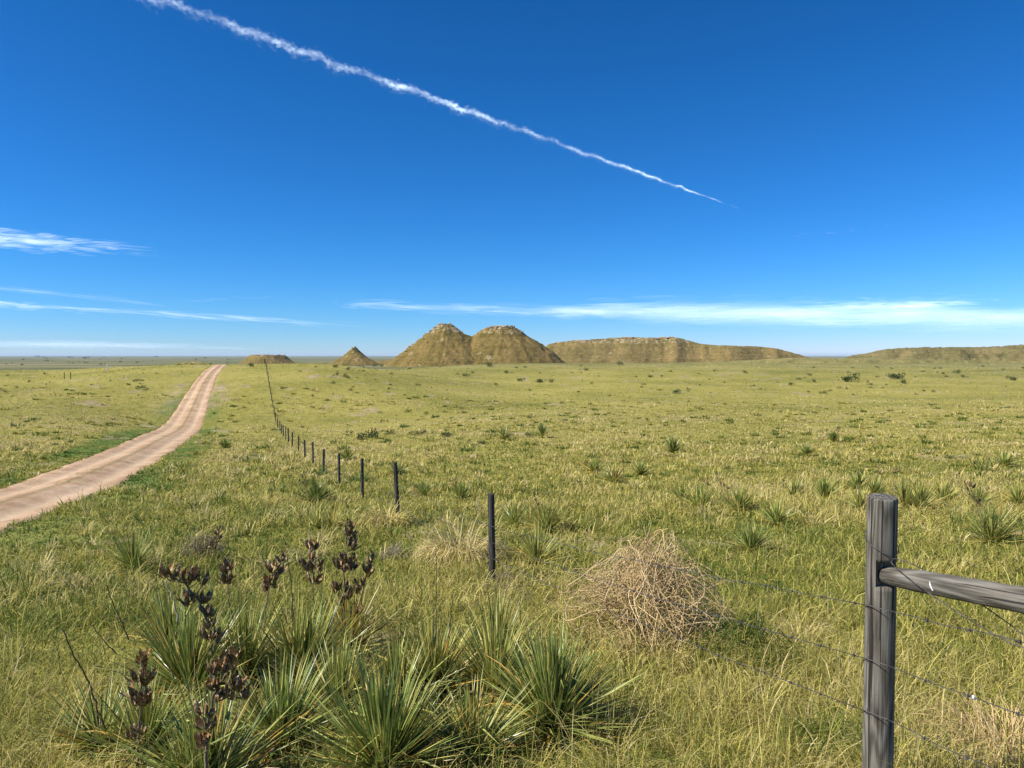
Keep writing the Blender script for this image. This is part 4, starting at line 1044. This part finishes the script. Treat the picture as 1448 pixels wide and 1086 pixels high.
def build_shrubs():
    ms = [bush_mesh(300 + k, 220) for k in range(5)]
    listed = [(829, 524.5, 8), (765, 541, 10), (778, 541, 9), (876, 517, 10), (919, 534, 7), (936, 533, 5), (960.5, 557, 15), (1066, 547, 6), (1051, 528, 7), (1146, 531, 6), (1119, 545, 9),
              (1132, 537, 9), (1150, 541, 8), (1141, 555, 6), (1163, 557, 9), (1196, 540, 16), (1208, 540, 20), (1230, 545, 7), (1256, 536, 18), (1270, 536, 20), (1276, 543, 12), (1332, 529, 6), (1355, 528, 9),
              (1359, 534, 9), (1432, 538, 14), (354, 519, 11), (476, 520, 9), (494, 524, 9), (479, 532, 8), (490, 534, 8), (552, 545, 6), (657, 532, 10), (690, 519, 12), (714, 528.5, 10), (735, 539, 12),
              (762, 541, 14), (515, 621, 24), (528, 621, 22), (552, 615, 13), (589, 616, 20), (632, 618, 20), (678, 629, 14), (746, 618, 10), (199, 551, 14), (200, 539, 8), (181, 545, 7), (590, 545, 7), (470, 543, 7), (700, 545, 6)]
    i = 0
    def put(px, py, wpx, label, group):
        nonlocal i
        p = at(px, py); sc = wpx / F0 * p[1] * 1.05
        o = meshobj('shrub', ms[i % 5]); i += 1
        o.location = p; o.scale = (sc, sc, sc * rng.uniform(0.75, 1.2)); o.rotation_euler.z = rng.random() * 6.28
        tag(o, label, 'shrub', group)
    special = {(960.5, 557): 'dark round shrub alone in the pasture below the middle of the mesa', (354, 519): 'black looking shrub at the foot of the low flat topped butte',
               (199, 551): 'dark spreading shrub in the field left of the road', (678, 629): 'dark low shrub nearest the fence side of the pasture'}
    for (px, py, w) in listed:
        put(px, py, w, special.get((px, py), 'small dark shrub dotted over the opposite grassy slope'), 'shrubs dotted over the pasture and far slope')
    g = np.random.default_rng(77)
    for k in range(95):
        px = g.uniform(420, 1446); py = 518 + 45 * g.random() ** 1.3
        put(px, py, g.uniform(2.5, 6), 'small dark shrub dotted over the opposite grassy slope', 'shrubs dotted over the pasture and far slope')
    for k in range(46):
        px = g.uniform(2, 335); py = 503.6 + 13 * g.random() ** 1.6
        p = at(px, py, 12000); sc = g.uniform(2.2, 6.0) / F0 * p[1]
        o = meshobj('tree', ms[k % 5]); o.location = p; o.scale = (sc, sc, sc * 0.8); o.rotation_euler.z = k
        tag(o, 'tiny dark tree speck far out on the hazy plain left of the buttes', 'tree', 'trees scattered over the far plain')
    for k in range(26):
        px = g.uniform(5, 240); py = 528 + 40 * g.random() ** 1.5
        put(px, py, g.uniform(2.5, 6), 'small dark shrub dotted over the field left of the road', 'shrubs dotted over the field left of the road')

def build_small():
    p = at(905, 905)
    tangle('tumbleweed', p, 0.74, 0.84, 470, 'big round tan tumbleweed caught in the grass left of the corner post', 'tumbleweed', 'straw', 0.64, 5, 0.0034, top=0.12)
    CLEAR.append((p[0], p[1], 0.42))
    p = at(1055, 945)
    tangle('dead_brush', p, 0.48, 0.36, 120, 'dark low tangle of weeds in shadow beside the tumbleweed', 'brush', 'grass', 0.12, 8, 0.003)
    p = at(288, 795)
    tangle('dead_brush', p, 0.42, 0.34, 170, 'grey brown dead brush with a black leaning stalk, behind the thicket', 'brush', 'twig', 0.5, 6, 0.0025)
    # leaning black pod stalk on it
    g = np.random.default_rng(3)
    root = empty('seed_stalk', at(285, 800), 'black leaning seed stalk rising from the dead brush', 'seed stalk')
    D = root.location[1]
    pts = [at_d(278, 790, D), at_d(288, 776, D), at_d(300, 766, D), at_d(306, 758, D), at_d(314, 748, D)]
    stalk(root, None, pts, 0.009, 0.006, [at_d(q[0], q[1], D) for q in ((315, 749), (309, 750), (306, 756), (310, 762), (302, 764), (306, 768), (297, 772), (304, 776), (291, 776))], g, 1.3, 0.05)
    tangle('dead_brush', at(560, 792), 0.40, 0.16, 70, 'thin grey twigs lying left of the nearest line post', 'brush', 'twig', 0.9, 9, 0.003)
    tangle('dead_brush', at(715, 850), 0.32, 0.30, 70, 'fine grey twigs at the foot of the nearest line post', 'brush', 'twig', 0.62, 12, 0.0018, curl=0.25)
    grass_clump(650, 795, 0.80, 900, 'large straw coloured grass bunch against the nearest line post', 0.93, 21, rad=0.3)
    grass_clump(545, 745, 0.75, 420, 'yellow arching grass bunch below the second line post', 0.80, 22, rad=0.28)
    grass_clump(1055, 652, 0.6, 160, 'orange tinted dry grass patch far out above the tumbleweed', 0.85, 23, rad=0.5)
    grass_clump(1425, 1070, 0.5, 420, 'rusty dry grass bunch at the bottom right corner', 0.6, 24, rad=0.25, mat_='straw')
    grass_clump(1130, 905, 0.42, 200, 'pale dry grass bunch left of the corner post foot', 0.85, 25, rad=0.15)
    grass_clump(1180, 1060, 0.4, 260, 'green grass bunch at the foot of the corner post', 0.15, 26, rad=0.15)
    grass_clump(850, 925, 0.4, 200, 'straw grass gathered at the left skirt of the tumbleweed', 0.9, 27, rad=0.2)
    grass_clump(920, 935, 0.42, 220, 'straw grass gathered in front of the tumbleweed', 0.86, 28, rad=0.25)
    grass_clump(985, 905, 0.45, 200, 'straw grass gathered at the right skirt of the tumbleweed', 0.84, 29, rad=0.2)
    # small bright leafy weed
    p = at(1088, 842); g = np.random.default_rng(31); s_ = Soup()
    for k in range(26):
        a = g.random() * 6.28; l = g.uniform(0.04, 0.09); c = np.array([g.normal(0, 0.06), g.normal(0, 0.03), g.uniform(0.02, 0.16)])
        d = np.array([math.cos(a), math.sin(a), g.uniform(-0.1, 0.8)]); d /= np.linalg.norm(d); sd = np.cross(d, [0, 0, 1]); sd /= np.linalg.norm(sd)
        s_.add([c, c + d * l * 0.5 - sd * l * 0.28, c + d * l, c + d * l * 0.5 + sd * l * 0.28], [(0, 1, 2, 3)], (), 0.12, g.random())
        tube(s_, [(c[0] * 0.3, c[1] * 0.3, 0), c], 0.002, 4, 0.2, 0.5)
    o = meshobj('leafy_weed', s_.mesh('leafy_weed', [M['grass']], False)); o.location = p
    tag(o, 'small bright green leafy weed in the grass left of the corner post', 'weed')
    # pale marker post across the field and two thin dark posts
    mp = post_mesh('marker_post', 0.09, 1.5, M['white'], 91, 1, 10, 4)
    p = at(152, 526); o = meshobj('marker_post', mp); o.location = p; tag(o, 'tiny white marker post on the skyline of the field left of the road', 'marker post')
    mk = post_mesh('field_post', 0.06, 1.25, M['dark_timber'], 92, 1, 10, 4)
    for (px, py, l) in ((100, 536, 'thin dark post far left of the road, right one of a pair'), (91, 536, 'thin dark post far left of the road, left one of a pair')):
        p = at(px, py); o = meshobj('field_post', mk); o.location = p; tag(o, l, 'post', 'pair of posts in the far field')

# ------------------------------------------------------------------ clouds
def vapour_mat():
    """thin ice cloud: lets most light straight through, scatters the rest to both sides; 'dry' holds each shred's opacity"""
    m = bpy.data.materials.new('ice_vapour'); m.use_nodes = True; nt = m.node_tree
    for n in list(nt.nodes):
        if n.type == 'BSDF_PRINCIPLED': nt.nodes.remove(n)
    out = [n for n in nt.nodes if n.type == 'OUTPUT_MATERIAL'][0]
    d = N(nt, 'ShaderNodeBsdfDiffuse'); t = N(nt, 'ShaderNodeBsdfTranslucent'); tr = N(nt, 'ShaderNodeBsdfTransparent')
    d.inputs[0].default_value = t.inputs[0].default_value = (0.86, 0.94, 1.0, 1)
    a = N(nt, 'ShaderNodeAddShader'); nt.links.new(d.outputs[0], a.inputs[0]); nt.links.new(t.outputs[0], a.inputs[1])
    ms = N(nt, 'ShaderNodeMixShader'); nt.links.new(attr(nt, 'dry'), ms.inputs[0]); nt.links.new(tr.outputs[0], ms.inputs[1]); nt.links.new(a.outputs[0], ms.inputs[2])
    nt.links.new(ms.outputs[0], out.inputs['Surface'])
    return m

def shreds(name, c, ctr, ax, alpha, label, cat):
    """c: cloud origin; ctr (n,3) centres; ax (n,3,3) half axes (long, wide, high): spindles with four sides"""
    n = len(ctr); xs = np.array([-1, -0.62, -0.2, 0.25, 0.66, 1.0]); rr = np.array([0.02, 0.62, 1.0, 0.95, 0.55, 0.02])
    th = np.arange(5) * 2 * math.pi / 5; k = len(xs); q = len(th)
    ph = rng.random(n) * 6.28
    rj = rr[None] * rng.uniform(0.7, 1.3, (n, k))
    C = np.cos(th[None] + ph[:, None]); Sn = np.sin(th[None] + ph[:, None])
    V = ctr[:, None, None] + xs[None, :, None, None] * ax[:, 0][:, None, None] + rj[:, :, None, None] * (C[:, None, :, None] * ax[:, 1][:, None, None] + Sn[:, None, :, None] * ax[:, 2][:, None, None])
    V = V.reshape(-1, 3) - c
    i = np.arange(k - 1)[:, None] * q; j = np.arange(q)[None]; j2 = (j + 1) % q
    Q1 = np.stack([i + j, i + j2, i + q + j2, i + q + j], -1).reshape(-1, 4)
    Q = (Q1[None] + (np.arange(n) * k * q)[:, None, None]).reshape(-1, 4)
    me = npmesh(name, V, Q, None, {'dry': np.repeat(alpha, k * q)}, [M['vapour']], True)
    o = meshobj(name, me); o.location = c
    return tag(o, label, cat)

def build_contrail():
    A = at_d(100, -45, 6000); B = at_d(1045, 295, 15500); d = B - A; L = np.linalg.norm(d); ex = d / L
    ey = np.cross([0, 0, 1.0], ex); ey /= np.linalg.norm(ey); ez = np.cross(ex, ey)
    ctr, ax, al = [], [], []
    t = 0.0
    while t < 1:
        wd = np.interp(t, [0, 0.3, 0.5, 0.75, 0.86, 0.935, 1], [88, 70, 56, 42, 27, 15, 9])
        st = np.interp(t, [0, 0.5, 0.86, 0.93, 0.945, 0.965, 0.972, 1.0], [1, 1, 0.95, 0.75, 0.12, 0.12, 0.8, 0.5]) * (0.75 + 1.1 * float(fbm(t * 26, 2.0, 301, 3)))
        off = ey * wd * 0.55 * float(fbm(t * 45, 5.0, 303, 2)) * 2 + ez * wd * 0.5 * float(fbm(t * 60, 9.0, 305, 3)) * 2
        k = int(16 * max(0.1, st + 0.25))
        lump = rng.random() < 0.35
        for q in range(k):
            w_ = wd * (0.42 if not lump else 0.55)
            yo, zo = rng.normal(0, w_ * 0.55), rng.normal(0.12 * wd, w_ * 0.5)
            if rng.random() < 0.22: zo -= abs(rng.normal(0.3, 0.4)) * wd       # thin veil sinking out of the trail
            ctr.append(A + d * t + ex * rng.normal(0, wd * 0.3) + ey * yo + ez * zo + off)
            sz = wd * rng.uniform(0.10, 0.30)
            e1 = ex * sz * rng.uniform(0.8, 2.2) + ez * sz * rng.normal(0, 0.7) + ey * sz * rng.normal(0, 0.7)
            ax.append([e1, ey * sz * 0.8, ez * sz * 0.8]); al.append(np.clip(st, 0.1, 1.2) * (0.023 if zo > -0.35 * wd else 0.013) * rng.uniform(0.5, 1.5))
        t += wd * 0.34 / L
    shreds('contrail', A + d * 0.5, np.array(ctr), np.array(ax), np.array(al), 'long puffy white contrail slanting down across the blue sky', 'contrail')

def build_clouds():
    M['vapour'] = vapour_mat()
    build_contrail()
    H = 20000.0; p = H / F0
    def cir(px0, py0, px1, py1, hpx, n, al, label, prof, top=(), seed=1, lens=(0.05, 0.16), thick=(0.10, 0.26), tilt=0.0):
        g = np.random.default_rng(seed)
        A = at_d(px0, py0, H); B = at_d(px1, py1, H * 1.04); d = B - A; L = np.linalg.norm(d); ex = d / L
        ey = np.cross([0, 0, 1.0], ex); ey /= np.linalg.norm(ey); ez = np.cross(ex, ey)
        pr = np.array(prof); h = hpx * p
        t = g.random(n * 3); keep = g.random(n * 3) < np.interp(t, pr[:, 0], pr[:, 2] if pr.shape[1] > 2 else pr[:, 1]); t = t[keep][:n]; m = len(t)
        band = np.interp(t, pr[:, 0], pr[:, 1]) * h
        z = g.normal(0, 0.36, m); z = np.clip(z, -0.9, 0.9)
        wav = 0.35 * fbm(t * 9, t * 0 + seed, seed, 3) * 2
        lump = np.clip(0.5 + 3.2 * fbm(t * 14 + z * 1.5, z * 1.6 + 3, seed + 5, 3), 0.08, 1.5)
        ctr = A + d * t[:, None] + ez * ((z + wav) * band)[:, None] + ey * g.normal(0, 900, m)[:, None]
        ll = L * g.uniform(*lens, m) * 0.5 * np.clip(np.minimum(t, 1 - t) * 6 + 0.25, 0.25, 1)
        th_ = np.maximum(band * g.uniform(*thick, m), 0.35 * p)
        sl = tilt + g.normal(0, 0.012, m) + 0.02 * np.sign(z)
        a0 = ex * ll[:, None] + ez * (ll * sl)[:, None]
        ax = np.stack([a0, ey * (th_ * 3)[:, None], ez * th_[:, None]], 1)
        return shreds('cloud', A + d * 0.5, ctr, ax, np.clip(al * lump * g.uniform(0.5, 1.5, m), 0.01, 0.6), label, 'cloud')
    cir(-160, 326, 232, 355, 13, 420, 0.05, 'bright wispy cloud streak high at the left edge of the sky', [(0, 0.9), (0.45, 1), (0.7, 0.55), (0.9, 0.3), (1, 0.1)], seed=5)
    cir(-60, 402, 218, 429, 3, 160, 0.03, 'faint thin streak above the lower left cloud line', [(0, 1), (0.6, 0.8), (1, 0.3)], seed=7, lens=(0.1, 0.3))
    cir(-180, 420, 132, 438, 7, 200, 0.055, 'soft white cloud line low at the left edge of the sky', [(0, 0.8), (0.6, 1), (0.85, 0.6), (1, 0.15)], seed=9)
    cir(90, 436, 530, 461, 4.5, 200, 0.055, 'thin pale cloud line trailing toward the small cone butte', [(0, 0.5), (0.3, 0.8), (0.55, 1), (0.8, 0.7), (1, 0.2)], seed=11)
    cir(478, 431, 900, 443, 9, 460, 0.034, 'narrow white end of the long cloud, over the joined buttes', [(0, 0.25, 0.6), (0.1, 0.5, 1), (0.5, 0.7, 0.9), (0.85, 1, 0.9), (1, 0.6, 0.2)], seed=13)
    cir(700, 441, 1700, 453, 21, 1400, 0.013, 'long broad white cloud bank lying over the mesa', [(0, 0.15, 0.1), (0.12, 0.45, 0.5), (0.22, 0.85, 0.9), (0.4, 0.9, 1), (0.6, 1.0, 1), (0.8, 0.8, 0.9), (1, 0.4, 0.4)], seed=17, lens=(0.04, 0.13))
    cir(1080, 437, 1372, 430, 7, 260, 0.05, 'flat topped wisp along the upper side of the broad cloud bank', [(0, 0.3, 0.3), (0.4, 0.8, 0.8), (0.9, 0.9, 1), (1, 0.4, 0.3)], seed=18)
    cir(1165, 425, 1225, 427, 3, 40, 0.06, 'small detached wisp above the broad cloud bank', [(0, 0.4), (0.5, 1), (1, 0.4)], seed=19, lens=(0.2, 0.5))
    cir(-200, 484, 345, 492, 7, 260, 0.035, 'faint milky band just over the far left plain', [(0, 1), (0.6, 0.9), (1, 0.3)], seed=23, lens=(0.1, 0.3))
    cir(285, 423, 328, 424, 2, 24, 0.04, 'tiny faint wisp above the left cloud lines', [(0, 0.4), (0.5, 1), (1, 0.4)], seed=27, lens=(0.2, 0.5))
    cir(1160, 327, 1180, 330, 2, 20, 0.035, 'tiny faint wisp alone in the right of the sky', [(0, 0.4), (0.5, 1), (1, 0.4)], seed=29, lens=(0.2, 0.5))

# ------------------------------------------------------------------ light, sky, camera
SUN_EL, SUN_AZ, EXPO = 42.0, 253.0, 0.5                # azimuth clockwise from the view direction
def build_light():
    w = bpy.data.worlds.new('World'); S.world = w; w.use_nodes = True; nt = w.node_tree
    bg = nt.nodes['Background']
    sky = N(nt, 'ShaderNodeTexSky'); sky.sky_type = 'NISHITA'; sky.sun_disc = False
    sky.sun_elevation = R(SUN_EL); sky.sun_rotation = R(SUN_AZ)
    sky.altitude = 1500; sky.air_density = 1.0; sky.dust_density = 0.0; sky.ozone_density = 10.0
    sp = N(nt, 'ShaderNodeSeparateColor'); cb = N(nt, 'ShaderNodeCombineColor'); nt.links.new(sky.outputs[0], sp.inputs[0])
    for k, (pw, gn) in enumerate(((1.86, 1.95), (1.21, 1.33), (1.2, 1.594))):    # deep polarised-looking prairie blue
        q = mth(nt, 'MULTIPLY', mth(nt, 'POWER', mth(nt, 'MULTIPLY', sp.outputs[k], 0.1), pw), gn * 10 / 2 ** EXPO)
        nt.links.new(q, cb.inputs[k])
    nt.links.new(cb.outputs[0], bg.inputs['Color'])
    bg.inputs['Strength'].default_value = 0.10
    l = bpy.data.lights.new('sun', 'SUN'); l.energy = 5.0; l.angle = R(0.53); l.color = (1.0, 0.95, 0.86)
    o = link(bpy.data.objects.new('sun', l))
    import mathutils
    a, e = R(SUN_AZ), R(SUN_EL)
    d = mathutils.Vector((math.sin(a) * math.cos(e), math.cos(a) * math.cos(e), math.sin(e)))
    o.rotation_euler = d.to_track_quat('Z', 'Y').to_euler(); o.location = d * 50

def build_camera():
    c = bpy.data.cameras.new('camera'); c.sensor_width = 36; c.lens = 36 * F0 / W0; c.clip_start = 0.05; c.clip_end = 200000
    o = link(bpy.data.objects.new('camera', c)); o.location = (0, 0, CZ); o.rotation_euler = (math.pi / 2 - PITCH, 0, 0)
    S.camera = o
    S.view_settings.view_transform = 'Standard'; S.view_settings.look = 'None'; S.view_settings.exposure = EXPO; S.view_settings.gamma = 1
    cy = S.cycles
    cy.use_denoising = True; cy.denoiser = 'OPENIMAGEDENOISE'; cy.denoising_prefilter = 'ACCURATE'; cy.denoising_input_passes = 'RGB_ALBEDO_NORMAL'; cy.max_bounces = 8; cy.diffuse_bounces = 3; cy.transparent_max_bounces = 256; cy.volume_bounces = 1
    cy.volume_step_rate = 1.0; cy.volume_max_steps = 256; cy.sample_clamp_indirect = 6

def build_haze():
    m = bpy.data.materials.new('thin_air'); m.use_nodes = True; nt = m.node_tree
    for n in list(nt.nodes):
        if n.type == 'BSDF_PRINCIPLED': nt.nodes.remove(n)
    out = [n for n in nt.nodes if n.type == 'OUTPUT_MATERIAL'][0]
    v = N(nt, 'ShaderNodeVolumePrincipled'); v.inputs['Color'].default_value = (0.62, 0.78, 1.0, 1); v.inputs['Density'].default_value = HAZE
    nt.links.new(v.outputs[0], out.inputs['Volume'])
    e = 47000.0; z0, z1 = -75.0, 48.0
    V = [(x, y, z) for x in (-e, e) for y in (-e, e) for z in (z0, z1)]
    Q = [(0, 1, 3, 2), (4, 6, 7, 5), (0, 4, 5, 1), (2, 3, 7, 6), (0, 2, 6, 4), (1, 5, 7, 3)]
    o = meshobj('haze', npmesh('haze', V, Q, None, None, [m], False))
    tag(o, 'thin blue air over the whole plain', 'haze', kind='stuff')

HAZE = 2.5e-5
build_haze()
build_light(); build_camera()
build_ground(); build_road(); build_hills(); build_fence(); build_plants(); more_yuccas(); build_small(); build_shrubs(); build_grass(); build_clouds()
